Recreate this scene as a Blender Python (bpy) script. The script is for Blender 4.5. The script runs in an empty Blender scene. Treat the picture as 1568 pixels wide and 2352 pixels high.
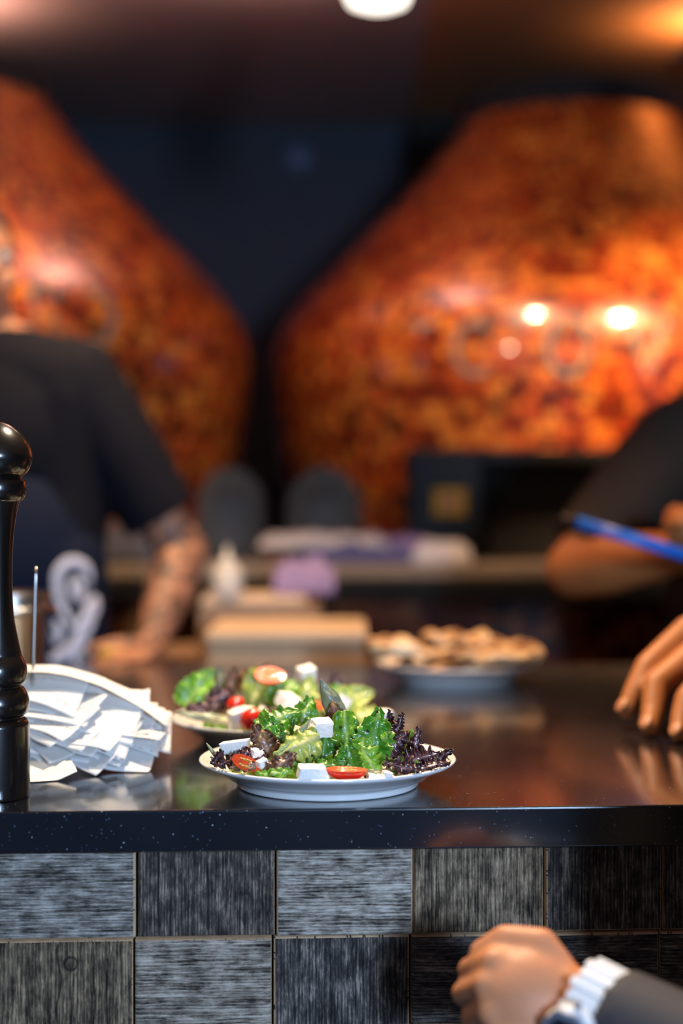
import bpy, bmesh, math, random
from mathutils import Vector, Matrix, noise, bvhtree
from math import sin, cos, pi, radians, sqrt, atan2
C = bpy.context
S = C.scene
COL = S.collection

# ------------------------------------------------------------------ camera
F, CX, HY, CZ = 3550.0, 784.0, 1136.0, 1.25
TOP = 0.95                                   # height of the counter top
cam_d = bpy.data.cameras.new('camera')
cam = bpy.data.objects.new('camera', cam_d)
COL.objects.link(cam)
cam_d.sensor_fit = 'VERTICAL'
cam_d.sensor_height = 36.0
cam_d.sensor_width = 24.0
cam_d.lens = F / 2352 * 36
cam_d.shift_y = -(1176 - HY) / 2352
cam_d.clip_start = 0.05
cam_d.dof.use_dof = True
cam_d.dof.focus_distance = 1.545
cam_d.dof.aperture_fstop = 1.55
cam_d.dof.aperture_blades = 0
cam.location = (0, 0, CZ)
cam.rotation_euler = (pi / 2, 0, 0)
S.camera = cam

# ------------------------------------------------------------------ light and exposure
S.view_settings.view_transform = 'Standard'
S.view_settings.look = 'None'
S.view_settings.gamma = 1
S.view_settings.exposure = 0.1
S.view_settings.use_curve_mapping = False
w = bpy.data.worlds.new('world')
S.world = w
w.use_nodes = True
w.node_tree.nodes['Background'].inputs[0].default_value = (0.42, 0.60, 1.0, 1)
w.node_tree.nodes['Background'].inputs[1].default_value = 0.09


def area(name, loc, target, size, power, color, size_y=None):
    l = bpy.data.lights.new(name, 'AREA')
    l.energy = power
    l.color = color
    l.shape = 'RECTANGLE'
    l.size = size
    l.size_y = size_y or size
    o = bpy.data.objects.new(name, l)
    COL.objects.link(o)
    o.location = loc
    o.rotation_euler = (Vector(target) - Vector(loc)).to_track_quat('-Z', 'Y').to_euler()
    return o


def point(name, loc, power, color, radius=0.03):
    l = bpy.data.lights.new(name, 'POINT')
    l.energy = power
    l.color = color
    l.shadow_soft_size = radius
    o = bpy.data.objects.new(name, l)
    COL.objects.link(o)
    o.location = loc
    return o


def spot(name, loc, target, power, color, angle, blend=0.6, radius=0.03):
    l = bpy.data.lights.new(name, 'SPOT')
    l.energy = power
    l.color = color
    l.spot_size = radians(angle)
    l.spot_blend = blend
    l.shadow_soft_size = radius
    o = bpy.data.objects.new(name, l)
    COL.objects.link(o)
    o.location = loc
    o.rotation_euler = (Vector(target) - Vector(loc)).to_track_quat('-Z', 'Y').to_euler()
    return o


# cool daylight from a shop window behind and to the right of the camera
area('window_daylight', (1.35, -2.6, 1.76), (0.0, 1.55, 0.95), 0.5, 200, (0.48, 0.68, 1.0), 0.7)
# warm lamps over the counter
spot('counter_lamp_light', (-0.02, 1.92, 2.22), (0.0, 1.70, 0.95), 125, (1.0, 0.80, 0.56), 70, 0.7, 0.035)
spot('counter_lamp_light', (-0.75, 1.60, 2.42), (-0.35, 1.70, 0.95), 26, (1.0, 0.78, 0.54), 80, 0.7, 0.035)
# orange heat lamp at the right end of the counter, added warm fill over the prep table
spot('heat_lamp_light', (0.42, 2.50, 2.30), (0.50, 2.15, 0.95), 75, (1.0, 0.50, 0.20), 75, 0.6, 0.05)
spot('prep_fill_light', (-0.35, 2.55, 2.50), (-0.25, 3.05, 0.95), 150, (1.0, 0.68, 0.40), 60, 0.7, 0.05)
# downlights that graze the ovens
spot('oven_downlight', (0.89, 3.00, 2.34), (1.08, 4.00, 1.50), 240, (1.0, 0.60, 0.34), 62, 1.0, 0.05)
spot('track_spot', (-1.36, 0.88, 2.24), (0.43, 4.00, 1.62), 34, (1.0, 0.72, 0.45), 26, 1.0, 0.035)
spot('oven_downlight', (-1.05, 3.20, 2.50), (-1.16, 3.85, 1.38), 135, (1.0, 0.66, 0.40), 72, 1.0, 0.04)
spot('ledge_fill_light', (0.10, 3.05, 2.55), (0.25, 3.98, 1.22), 120, (1.0, 0.62, 0.36), 62, 0.9, 0.05)  # added fill that warms the ledge and lower domes, no fixture
# added spots without fixtures, there only to brighten the ceiling
spot('ceiling_fill', (-1.20, 4.45, 2.52), (-1.20, 4.45, 2.70), 36, (1.0, 0.58, 0.44), 168, 0.5, 0.08)
spot('ceiling_fill', (-0.25, 3.90, 2.56), (-0.25, 3.90, 2.70), 85, (1.0, 0.64, 0.54), 168, 0.5, 0.08)
spot('ceiling_fill', (1.12, 4.72, 2.58), (1.12, 4.72, 2.70), 13, (1.0, 0.52, 0.22), 168, 0.5, 0.08)

# ------------------------------------------------------------------ helpers


def at(px, py, Z):
    """world point seen at a pixel of the photograph at depth Z"""
    return Vector(((px - CX) / F * Z, Z, CZ - (py - HY) / F * Z))


def tag(o, label=None, cat=None, group=None, kind=None):
    if label:
        o['label'] = label
    if cat:
        o['category'] = cat
    if group:
        o['group'] = group
    if kind:
        o['kind'] = kind
    return o


def empty(name, loc, label=None, cat=None, group=None, rz=0):
    o = bpy.data.objects.new(name, None)
    COL.objects.link(o)
    o.location = loc
    o.rotation_euler = (0, 0, rz)
    o.empty_display_size = 0.02
    return tag(o, label, cat, group)


class MB:
    """collects verts/faces in WORLD space; build() links one object"""

    def __init__(s):
        s.v, s.f, s.m, s.uv = [], [], [], {}

    def add(s, vs, fs, mi=0, uvs=None):
        b = len(s.v)
        s.v += [Vector(p) for p in vs]
        for k, f in enumerate(fs):
            s.f.append([i + b for i in f])
            s.m.append(mi)
        if uvs:
            for i, u in enumerate(uvs):
                s.uv[b + i] = u
        return s

    def box(s, lo, hi, mi=0):
        x0, y0, z0 = lo
        x1, y1, z1 = hi
        return s.add([(x0, y0, z0), (x1, y0, z0), (x1, y1, z0), (x0, y1, z0),
                      (x0, y0, z1), (x1, y0, z1), (x1, y1, z1), (x0, y1, z1)],
                     [(0, 3, 2, 1), (4, 5, 6, 7), (0, 1, 5, 4), (1, 2, 6, 5), (2, 3, 7, 6), (3, 0, 4, 7)], mi)

    def lathe(s, prof, c=(0, 0, 0), n=64, mi=0, cap=True, sx=1, sy=1):
        vs, fs = [], []
        for (r, z) in prof:
            for k in range(n):
                a = 2 * pi * k / n
                vs.append((c[0] + r * cos(a) * sx, c[1] + r * sin(a) * sy, c[2] + z))
        for i in range(len(prof) - 1):
            for k in range(n):
                a, b = i * n + k, i * n + (k + 1) % n
                fs.append((a, b, b + n, a + n))
        if cap:
            fs.append(tuple(reversed(range(n))))
            fs.append(tuple((len(prof) - 1) * n + k for k in range(n)))
        return s.add(vs, fs, mi)

    def tube(s, pts, rad, n=10, mi=0, flat=None):
        """tube along pts; rad number or list; flat=list of normals -> squashed ribbon"""
        pts = [Vector(p) for p in pts]
        if not hasattr(rad, '__len__'):
            rad = [rad] * len(pts)
        vs, fs = [], []
        up = None
        for i, p in enumerate(pts):
            t = (pts[min(i + 1, len(pts) - 1)] - pts[max(i - 1, 0)])
            if t.length < 1e-9:
                t = Vector((0, 0, 1))
            t.normalize()
            if flat:
                nn = flat[i]
                a = nn.cross(t).normalized()
                b = nn * 0.22
            else:
                if up is None:
                    up = Vector((0, 0, 1)) if abs(t.z) < 0.9 else Vector((1, 0, 0))
                a = up.cross(t).normalized()
                b = t.cross(a).normalized()
                up = b
            for k in range(n):
                an = 2 * pi * k / n
                vs.append(p + (a * cos(an) + b * sin(an)) * rad[i])
        for i in range(len(pts) - 1):
            for k in range(n):
                q, r = i * n + k, i * n + (k + 1) % n
                fs.append((q, r, r + n, q + n))
        fs.append(tuple(reversed(range(n))))
        fs.append(tuple((len(pts) - 1) * n + k for k in range(n)))
        return s.add(vs, fs, mi)

    def ball(s, c, r, sc=(1, 1, 1), nu=20, nv=12, mi=0, rot=None):
        vs, fs = [], []
        c = Vector(c)
        for j in range(1, nv):
            ph = pi * j / nv
            for k in range(nu):
                a = 2 * pi * k / nu
                p = Vector((sin(ph) * cos(a) * sc[0], sin(ph) * sin(a) * sc[1], cos(ph) * sc[2])) * r
                if rot:
                    p = rot @ p
                vs.append(c + p)
        t = Vector((0, 0, r * sc[2]))
        if rot:
            t = rot @ t
        vs += [c + t, c - t]
        T, B = len(vs) - 2, len(vs) - 1
        for j in range(nv - 2):
            for k in range(nu):
                a, b = j * nu + k, j * nu + (k + 1) % nu
                fs.append((a, a + nu, b + nu, b))
        for k in range(nu):
            fs.append((T, k, (k + 1) % nu))
            o = (nv - 2) * nu
            fs.append((B, o + (k + 1) % nu, o + k))
        return s.add(vs, fs, mi)

    def build(s, name, mats, parent=None, smooth=True, loc=None, bevel=0, bseg=2, recalc=True, auto=None):
        if not isinstance(mats, (list, tuple)):
            mats = [mats]
        me = bpy.data.meshes.new(name)
        org = Vector((0, 0, 0))
        if parent is not None:
            C.view_layer.update()
            inv = world_of(parent).inverted()
        else:
            if loc is None:
                xs = [v.x for v in s.v]; ys = [v.y for v in s.v]; zs = [v.z for v in s.v]
                org = Vector(((min(xs) + max(xs)) / 2, (min(ys) + max(ys)) / 2, min(zs)))
            else:
                org = Vector(loc)
            inv = Matrix.Translation(-org)
        me.from_pydata([inv @ v for v in s.v], [], s.f)
        if s.uv:
            ul = me.uv_layers.new(name='UVMap')
            for l in me.loops:
                ul.data[l.index].uv = s.uv.get(l.vertex_index, (0, 0))
        for m in mats:
            me.materials.append(m)
        if len(mats) > 1:
            me.polygons.foreach_set('material_index', s.m)
        me.update()
        if recalc:
            bm = bmesh.new(); bm.from_mesh(me)
            bmesh.ops.recalc_face_normals(bm, faces=bm.faces)
            bm.to_mesh(me); bm.free()
        if smooth:
            me.polygons.foreach_set('use_smooth', [True] * len(me.polygons))
        o = bpy.data.objects.new(name, me)
        COL.objects.link(o)
        if parent is not None:
            o.parent = parent
        else:
            o.location = org
        if bevel:
            b = o.modifiers.new('bevel', 'BEVEL')
            b.width = bevel; b.segments = bseg; b.limit_method = 'ANGLE'; b.angle_limit = radians(40)
        if smooth and auto:
            try:
                me.set_sharp_from_angle(angle=radians(auto))
            except Exception:
                pass
        return o


def world_of(o):
    m = o.matrix_basis.copy()
    if o.type == 'EMPTY' or True:
        m = Matrix.LocRotScale(o.location, o.rotation_euler, o.scale)
    if o.parent:
        return world_of(o.parent) @ m
    return m


# ------------------------------------------------------------------ materials
def N(nt, t, **kw):
    n = nt.nodes.new(t)
    for k, v in kw.items():
        setattr(n, k, v)
    return n


def mat(name, color=(.5, .5, .5), rough=.5, metal=0, spec=.5, coat=0, coat_rough=.05, emit=None, estr=0, sss=0, trans=0, bump=0, bscale=100, vary=0, vscale=20, vdetail=3):
    m = bpy.data.materials.new(name)
    m.use_nodes = True
    nt = m.node_tree
    b = nt.nodes['Principled BSDF']
    b.inputs['Base Color'].default_value = (*color, 1)
    b.inputs['Roughness'].default_value = rough
    b.inputs['Metallic'].default_value = metal
    b.inputs['Specular IOR Level'].default_value = spec
    b.inputs['Coat Weight'].default_value = coat
    b.inputs['Coat Roughness'].default_value = coat_rough
    b.inputs['Transmission Weight'].default_value = trans
    if sss:
        b.inputs['Subsurface Weight'].default_value = sss
        b.inputs['Subsurface Scale'].default_value = 0.006
        b.inputs['Subsurface Radius'].default_value = (1, .4, .2)
    if emit:
        b.inputs['Emission Color'].default_value = (*emit, 1)
        b.inputs['Emission Strength'].default_value = estr
    tc = N(nt, 'ShaderNodeTexCoord')
    if vary:
        n = N(nt, 'ShaderNodeTexNoise'); n.inputs['Scale'].default_value = vscale; n.inputs['Detail'].default_value = vdetail
        nt.links.new(tc.outputs['Object'], n.inputs['Vector'])
        mx = N(nt, 'ShaderNodeMix', data_type='RGBA')
        mx.inputs[6].default_value = (*[c * (1 - vary) for c in color], 1)
        mx.inputs[7].default_value = (*[min(1, c * (1 + vary)) for c in color], 1)
        nt.links.new(n.outputs['Fac'], mx.inputs[0])
        nt.links.new(mx.outputs[2], b.inputs['Base Color'])
    if bump:
        n = N(nt, 'ShaderNodeTexNoise'); n.inputs['Scale'].default_value = bscale; n.inputs['Detail'].default_value = 4
        nt.links.new(tc.outputs['Object'], n.inputs['Vector'])
        bp = N(nt, 'ShaderNodeBump'); bp.inputs['Strength'].default_value = bump; bp.inputs['Distance'].default_value = .002
        nt.links.new(n.outputs['Fac'], bp.inputs['Height'])
        nt.links.new(bp.outputs[0], b.inputs['Normal'])
    return m


def ramp(nt, stops, interp='LINEAR'):
    r = N(nt, 'ShaderNodeValToRGB')
    r.color_ramp.interpolation = interp
    while len(r.color_ramp.elements) < len(stops):
        r.color_ramp.elements.new(0.5)
    for e, (p, c) in zip(r.color_ramp.elements, stops):
        e.position = p
        e.color = (*c, 1)
    return r


def quartz_mat():
    m = mat('black_quartz', (.006, .008, .014), .2, spec=1.0, coat=.45, coat_rough=.07)
    nt = m.node_tree; b = nt.nodes['Principled BSDF']
    tc = N(nt, 'ShaderNodeTexCoord')
    v = N(nt, 'ShaderNodeTexVoronoi'); v.inputs['Scale'].default_value = 430
    nt.links.new(tc.outputs['Object'], v.inputs['Vector'])
    sep = N(nt, 'ShaderNodeSeparateColor'); nt.links.new(v.outputs['Color'], sep.inputs[0])
    # speck radius depends on a per cell random number: most cells stay bare
    r = ramp(nt, [(0.80, (0, 0, 0)), (1.0, (1, 1, 1))]); nt.links.new(sep.outputs[0], r.inputs[0])
    mul = N(nt, 'ShaderNodeMath', operation='MULTIPLY'); nt.links.new(r.outputs[0], mul.inputs[0]); mul.inputs[1].default_value = 0.26
    lt = N(nt, 'ShaderNodeMath', operation='LESS_THAN'); nt.links.new(v.outputs['Distance'], lt.inputs[0]); nt.links.new(mul.outputs[0], lt.inputs[1])
    n = N(nt, 'ShaderNodeTexNoise'); n.inputs['Scale'].default_value = 9; nt.links.new(tc.outputs['Object'], n.inputs['Vector'])
    base = ramp(nt, [(.3, (.0015, .002, .004)), (.7, (.004, .006, .011))]); nt.links.new(n.outputs['Fac'], base.inputs[0])
    sc = ramp(nt, [(0, (.03, .05, .10)), (.6, (.14, .24, .40)), (1, (.6, .68, .8))]); nt.links.new(sep.outputs[1], sc.inputs[0])
    mx = N(nt, 'ShaderNodeMix', data_type='RGBA')
    nt.links.new(lt.outputs[0], mx.inputs[0]); nt.links.new(base.outputs[0], mx.inputs[6]); nt.links.new(sc.outputs[0], mx.inputs[7])
    nt.links.new(mx.outputs[2], b.inputs['Base Color'])
    n2 = N(nt, 'ShaderNodeTexNoise'); n2.inputs['Scale'].default_value = 7; n2.inputs['Detail'].default_value = 6
    nt.links.new(tc.outputs['Object'], n2.inputs['Vector'])
    rr = N(nt, 'ShaderNodeMapRange'); rr.inputs[3].default_value = .12; rr.inputs[4].default_value = .22
    nt.links.new(n2.outputs['Fac'], rr.inputs[0]); nt.links.new(rr.outputs[0], b.inputs['Roughness'])
    return m


def mosaic_mat(name='copper_mosaic', dark=1.0):
    """small glass tiles in orange, red and brown laid in rings; UV is in tile units"""
    m = mat(name, (.5, .1, .02), .3, coat=.8, coat_rough=.07)
    nt = m.node_tree; b = nt.nodes['Principled BSDF']
    uv = N(nt, 'ShaderNodeUVMap')
    sep = N(nt, 'ShaderNodeSeparateXYZ'); nt.links.new(uv.outputs[0], sep.inputs[0])
    fy = N(nt, 'ShaderNodeMath', operation='FLOOR'); nt.links.new(sep.outputs[1], fy.inputs[0])
    off = N(nt, 'ShaderNodeMath', operation='MULTIPLY'); nt.links.new(fy.outputs[0], off.inputs[0]); off.inputs[1].default_value = 0.37
    ax = N(nt, 'ShaderNodeMath', operation='ADD'); nt.links.new(sep.outputs[0], ax.inputs[0]); nt.links.new(off.outputs[0], ax.inputs[1])
    fx = N(nt, 'ShaderNodeMath', operation='FLOOR'); nt.links.new(ax.outputs[0], fx.inputs[0])
    cmb = N(nt, 'ShaderNodeCombineXYZ'); nt.links.new(fx.outputs[0], cmb.inputs[0]); nt.links.new(fy.outputs[0], cmb.inputs[1])
    wn = N(nt, 'ShaderNodeTexWhiteNoise', noise_dimensions='2D'); nt.links.new(cmb.outputs[0], wn.inputs['Vector'])
    nz = N(nt, 'ShaderNodeTexNoise'); nz.inputs['Scale'].default_value = .42; nz.inputs['Detail'].default_value = 3
    nt.links.new(cmb.outputs[0], nz.inputs['Vector'])
    st = N(nt, 'ShaderNodeMapRange'); st.inputs[1].default_value = .30; st.inputs[2].default_value = .70
    nt.links.new(nz.outputs['Fac'], st.inputs[0])
    mixv = N(nt, 'ShaderNodeMix', data_type='FLOAT'); mixv.inputs[0].default_value = .22
    nt.links.new(wn.outputs['Value'], mixv.inputs[2]); nt.links.new(st.outputs[0], mixv.inputs[3])
    d = dark
    r = ramp(nt, [(0.10, (.05 * d, .008 * d, .002 * d)), (.33, (.20 * d, .020 * d, .004 * d)), (.52, (.42 * d, .055 * d, .009 * d)),
                  (.66, (.60 * d, .125 * d, .014 * d)), (.82, (.68 * d, .22 * d, .028 * d))])
    nt.links.new(mixv.outputs[0], r.inputs[0])
    # grout lines
    def edge(src):
        fr = N(nt, 'ShaderNodeMath', operation='FRACT'); nt.links.new(src, fr.inputs[0])
        a = N(nt, 'ShaderNodeMath', operation='SUBTRACT'); nt.links.new(fr.outputs[0], a.inputs[0]); a.inputs[1].default_value = .5
        c = N(nt, 'ShaderNodeMath', operation='ABSOLUTE'); nt.links.new(a.outputs[0], c.inputs[0])
        g = N(nt, 'ShaderNodeMath', operation='GREATER_THAN'); nt.links.new(c.outputs[0], g.inputs[0]); g.inputs[1].default_value = .455
        return g
    gx, gy = edge(ax.outputs[0]), edge(sep.outputs[1])
    mxm = N(nt, 'ShaderNodeMath', operation='MAXIMUM'); nt.links.new(gx.outputs[0], mxm.inputs[0]); nt.links.new(gy.outputs[0], mxm.inputs[1])
    mx = N(nt, 'ShaderNodeMix', data_type='RGBA'); mx.inputs[7].default_value = (.03, .015, .01, 1)
    nt.links.new(mxm.outputs[0], mx.inputs[0]); nt.links.new(r.outputs[0], mx.inputs[6])
    nt.links.new(mx.outputs[2], b.inputs['Base Color'])
    return m


def wood_block_mat():
    """weathered boards; UV runs along the grain, colour attribute 'tone' = (lightness, hue, seed)"""
    m = mat('weathered_wood', (.2, .17, .14), .75, spec=.35)
    nt = m.node_tree; b = nt.nodes['Principled BSDF']
    uv = N(nt, 'ShaderNodeUVMap')
    at_ = N(nt, 'ShaderNodeAttribute', attribute_name='tone')
    sep = N(nt, 'ShaderNodeSeparateColor'); nt.links.new(at_.outputs['Color'], sep.inputs[0])
    def noise_(sx, sy, scale, det=6, rough=.6, dist=0):
        mp = N(nt, 'ShaderNodeMapping'); mp.inputs['Scale'].default_value = (sx, sy, 1)
        nt.links.new(uv.outputs[0], mp.inputs[0])
        n = N(nt, 'ShaderNodeTexNoise'); n.inputs['Scale'].default_value = scale; n.inputs['Detail'].default_value = det
        n.inputs['Roughness'].default_value = rough; n.inputs['Distortion'].default_value = dist
        nt.links.new(mp.outputs[0], n.inputs['Vector'])
        return n
    fine = noise_(11, 95, 1, 9, .8, .35)
    grain = noise_(2.6, 30, 1, 8, .72, .6)
    blot = noise_(6, 10, 1, 7, .68)
    crack = noise_(1.6, 26, 1, 3, .45, .6)
    mpw = N(nt, 'ShaderNodeMapping'); mpw.inputs['Scale'].default_value = (1.0, 16, 1); nt.links.new(uv.outputs[0], mpw.inputs[0])
    wv = N(nt, 'ShaderNodeTexWave', bands_direction='Y'); wv.inputs['Scale'].default_value = .8; wv.inputs['Distortion'].default_value = 12; wv.inputs['Detail'].default_value = 5; wv.inputs['Detail Scale'].default_value = .8; wv.inputs['Detail Roughness'].default_value = .65
    nt.links.new(mpw.outputs[0], wv.inputs['Vector'])
    # fine + grain
    a = N(nt, 'ShaderNodeMath', operation='ADD'); nt.links.new(fine.outputs['Fac'], a.inputs[0]); nt.links.new(grain.outputs['Fac'], a.inputs[1])
    a2 = N(nt, 'ShaderNodeMath', operation='ADD'); nt.links.new(a.outputs[0], a2.inputs[0]); nt.links.new(blot.outputs['Fac'], a2.inputs[1])
    mr = N(nt, 'ShaderNodeMapRange'); mr.inputs[1].default_value = 1.28; mr.inputs[2].default_value = 1.82
    a3 = N(nt, 'ShaderNodeMath', operation='MULTIPLY_ADD'); nt.links.new(wv.outputs['Fac'], a3.inputs[0]); a3.inputs[1].default_value = .15; nt.links.new(a2.outputs[0], a3.inputs[2])
    a2 = a3
    nt.links.new(a2.outputs[0], mr.inputs[0])
    dark = ramp(nt, [(0, (.006, .006, .008)), (.35, (.030, .027, .027)), (.6, (.080, .070, .066)), (.85, (.21, .18, .155)), (1, (.38, .33, .28))])
    light = ramp(nt, [(0, (.012, .011, .012)), (.22, (.09, .08, .07)), (.45, (.27, .245, .215)), (.7, (.50, .47, .43)), (1, (.78, .75, .70))])
    nt.links.new(mr.outputs[0], dark.inputs[0]); nt.links.new(mr.outputs[0], light.inputs[0])
    mx = N(nt, 'ShaderNodeMix', data_type='RGBA')
    nt.links.new(sep.outputs[0], mx.inputs[0]); nt.links.new(dark.outputs[0], mx.inputs[6]); nt.links.new(light.outputs[0], mx.inputs[7])
    # hue: brownish
    br = N(nt, 'ShaderNodeMix', data_type='RGBA', blend_type='MULTIPLY'); br.inputs[7].default_value = (1.0, .80, .56, 1)
    nt.links.new(sep.outputs[1], br.inputs[0]); nt.links.new(mx.outputs[2], br.inputs[6])
    # cracks
    cr = ramp(nt, [(.26, (0, 0, 0)), (.31, (1, 1, 1))]); nt.links.new(crack.outputs['Fac'], cr.inputs[0])
    mc = N(nt, 'ShaderNodeMix', data_type='RGBA'); mc.inputs[6].default_value = (.004, .004, .005, 1)
    nt.links.new(cr.outputs[0], mc.inputs[0]); nt.links.new(br.outputs[2], mc.inputs[7])
    md = N(nt, 'ShaderNodeMix', data_type='RGBA'); md.inputs[7].default_value = (.004, .0035, .003, 1)
    nt.links.new(sep.outputs[2], md.inputs[0]); nt.links.new(mc.outputs[2], md.inputs[6])
    nt.links.new(md.outputs[2], b.inputs['Base Color'])
    bp = N(nt, 'ShaderNodeBump'); bp.inputs['Strength'].default_value = .9; bp.inputs['Distance'].default_value = .0016
    hh = N(nt, 'ShaderNodeMath', operation='MULTIPLY'); nt.links.new(a2.outputs[0], hh.inputs[0]); nt.links.new(cr.outputs[0], hh.inputs[1])
    nt.links.new(hh.outputs[0], bp.inputs['Height']); nt.links.new(bp.outputs[0], b.inputs['Normal'])
    return m


def leaf_mat(name, c_lo, c_hi, c_rib, c_edge, edge_w=.25, transl=.30, wet=.7, mottled=0, c_mot=(.1, .02, .03)):
    """UV: x = along the leaf, y = 0..1 across (0.5 is the midrib)"""
    m = bpy.data.materials.new(name); m.use_nodes = True
    nt = m.node_tree; b = nt.nodes['Principled BSDF']; out = nt.nodes['Material Output']
    uv = N(nt, 'ShaderNodeUVMap'); sep = N(nt, 'ShaderNodeSeparateXYZ'); nt.links.new(uv.outputs[0], sep.inputs[0])
    tc = N(nt, 'ShaderNodeTexCoord')
    oi = N(nt, 'ShaderNodeObjectInfo')
    n = N(nt, 'ShaderNodeTexNoise'); n.inputs['Scale'].default_value = 90; n.inputs['Detail'].default_value = 5
    nt.links.new(tc.outputs['Object'], n.inputs['Vector'])
    add = N(nt, 'ShaderNodeMath', operation='ADD'); nt.links.new(n.outputs['Fac'], add.inputs[0])
    sc = N(nt, 'ShaderNodeMapRange'); sc.inputs[3].default_value = -.22; sc.inputs[4].default_value = .22
    nt.links.new(oi.outputs['Random'], sc.inputs[0]); nt.links.new(sc.outputs[0], add.inputs[1])
    r = ramp(nt, [(.25, c_lo), (.72, c_hi)]); nt.links.new(add.outputs[0], r.inputs[0])
    # distance from the midrib
    s = N(nt, 'ShaderNodeMath', operation='SUBTRACT'); nt.links.new(sep.outputs[1], s.inputs[0]); s.inputs[1].default_value = .5
    ab = N(nt, 'ShaderNodeMath', operation='ABSOLUTE'); nt.links.new(s.outputs[0], ab.inputs[0])
    # side veins: stripes slanted from the midrib
    wv = N(nt, 'ShaderNodeMath', operation='MULTIPLY'); nt.links.new(sep.outputs[0], wv.inputs[0]); wv.inputs[1].default_value = 8
    wv2 = N(nt, 'ShaderNodeMath', operation='MULTIPLY'); nt.links.new(ab.outputs[0], wv2.inputs[0]); wv2.inputs[1].default_value = 9
    wv3 = N(nt, 'ShaderNodeMath', operation='SUBTRACT'); nt.links.new(wv.outputs[0], wv3.inputs[0]); nt.links.new(wv2.outputs[0], wv3.inputs[1])
    nn = N(nt, 'ShaderNodeMath', operation='MULTIPLY_ADD'); nt.links.new(n.outputs['Fac'], nn.inputs[0]); nn.inputs[1].default_value = 1.4; nt.links.new(wv3.outputs[0], nn.inputs[2])
    fr = N(nt, 'ShaderNodeMath', operation='PINGPONG'); nt.links.new(nn.outputs[0], fr.inputs[0]); fr.inputs[1].default_value = 1
    vein = ramp(nt, [(0, (1, 1, 1)), (.12, (0, 0, 0))]); nt.links.new(fr.outputs[0], vein.inputs[0])
    rib = ramp(nt, [(.02, (1, 1, 1)), (.09, (0, 0, 0))]); nt.links.new(ab.outputs[0], rib.inputs[0])
    vm = N(nt, 'ShaderNodeMath', operation='MULTIPLY'); nt.links.new(vein.outputs[0], vm.inputs[0]); vm.inputs[1].default_value = .18
    mxv = N(nt, 'ShaderNodeMath', operation='MAXIMUM'); nt.links.new(vm.outputs[0], mxv.inputs[0]); nt.links.new(rib.outputs[0], mxv.inputs[1])
    edg = ramp(nt, [(.5 - edge_w, (0, 0, 0)), (.5, (1, 1, 1))]); nt.links.new(ab.outputs[0], edg.inputs[0])
    m0 = N(nt, 'ShaderNodeMix', data_type='RGBA'); m0.inputs[7].default_value = (*c_edge, 1)
    nt.links.new(edg.outputs[0], m0.inputs[0]); nt.links.new(r.outputs[0], m0.inputs[6])
    cur = m0.outputs[2]
    if mottled:
        n3 = N(nt, 'ShaderNodeTexNoise'); n3.inputs['Scale'].default_value = 55; n3.inputs['Detail'].default_value = 3
        nt.links.new(tc.outputs['Object'], n3.inputs['Vector'])
        rm = ramp(nt, [(.5 - mottled * .2, (0, 0, 0)), (.62, (1, 1, 1))]); nt.links.new(n3.outputs['Fac'], rm.inputs[0])
        mm = N(nt, 'ShaderNodeMix', data_type='RGBA'); mm.inputs[7].default_value = (*c_mot, 1)
        nt.links.new(rm.outputs[0], mm.inputs[0]); nt.links.new(cur, mm.inputs[6]); cur = mm.outputs[2]
    m1 = N(nt, 'ShaderNodeMix', data_type='RGBA'); m1.inputs[7].default_value = (*c_rib, 1)
    nt.links.new(mxv.outputs[0], m1.inputs[0]); nt.links.new(cur, m1.inputs[6])
    # dressing specks
    v = N(nt, 'ShaderNodeTexVoronoi'); v.inputs['Scale'].default_value = 210; nt.links.new(tc.outputs['Object'], v.inputs['Vector'])
    sv = N(nt, 'ShaderNodeSeparateColor'); nt.links.new(v.outputs['Color'], sv.inputs[0])
    sr = ramp(nt, [(.93, (0, 0, 0)), (1, (.4, .4, .4))]); nt.links.new(sv.outputs[0], sr.inputs[0])
    lt = N(nt, 'ShaderNodeMath', operation='LESS_THAN'); nt.links.new(v.outputs['Distance'], lt.inputs[0]); nt.links.new(sr.outputs[0], lt.inputs[1])
    m2 = N(nt, 'ShaderNodeMix', data_type='RGBA'); m2.inputs[7].default_value = (.05, .03, .015, 1)
    nt.links.new(lt.outputs[0], m2.inputs[0]); nt.links.new(m1.outputs[2], m2.inputs[6])
    nt.links.new(m2.outputs[2], b.inputs['Base Color'])
    b.inputs['Roughness'].default_value = .34
    b.inputs['Specular IOR Level'].default_value = .5
    b.inputs['Coat Weight'].default_value = wet
    b.inputs['Coat Roughness'].default_value = .10
    n4 = N(nt, 'ShaderNodeTexNoise'); n4.inputs['Scale'].default_value = 380; n4.inputs['Detail'].default_value = 3
    nt.links.new(tc.outputs['Object'], n4.inputs['Vector'])
    hs = N(nt, 'ShaderNodeMath', operation='MULTIPLY_ADD'); nt.links.new(mxv.outputs[0], hs.inputs[0]); hs.inputs[1].default_value = .7; nt.links.new(n4.outputs['Fac'], hs.inputs[2])
    bp = N(nt, 'ShaderNodeBump'); bp.inputs['Strength'].default_value = .55; bp.inputs['Distance'].default_value = .0011
    nt.links.new(hs.outputs[0], bp.inputs['Height']); nt.links.new(bp.outputs[0], b.inputs['Normal']); nt.links.new(bp.outputs[0], b.inputs['Coat Normal'])
    tr = N(nt, 'ShaderNodeBsdfTranslucent'); nt.links.new(m2.outputs[2], tr.inputs[0])
    ms = N(nt, 'ShaderNodeMixShader'); ms.inputs[0].default_value = transl
    nt.links.new(b.outputs[0], ms.inputs[1]); nt.links.new(tr.outputs[0], ms.inputs[2]); nt.links.new(ms.outputs[0], out.inputs[0])
    return m


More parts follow.
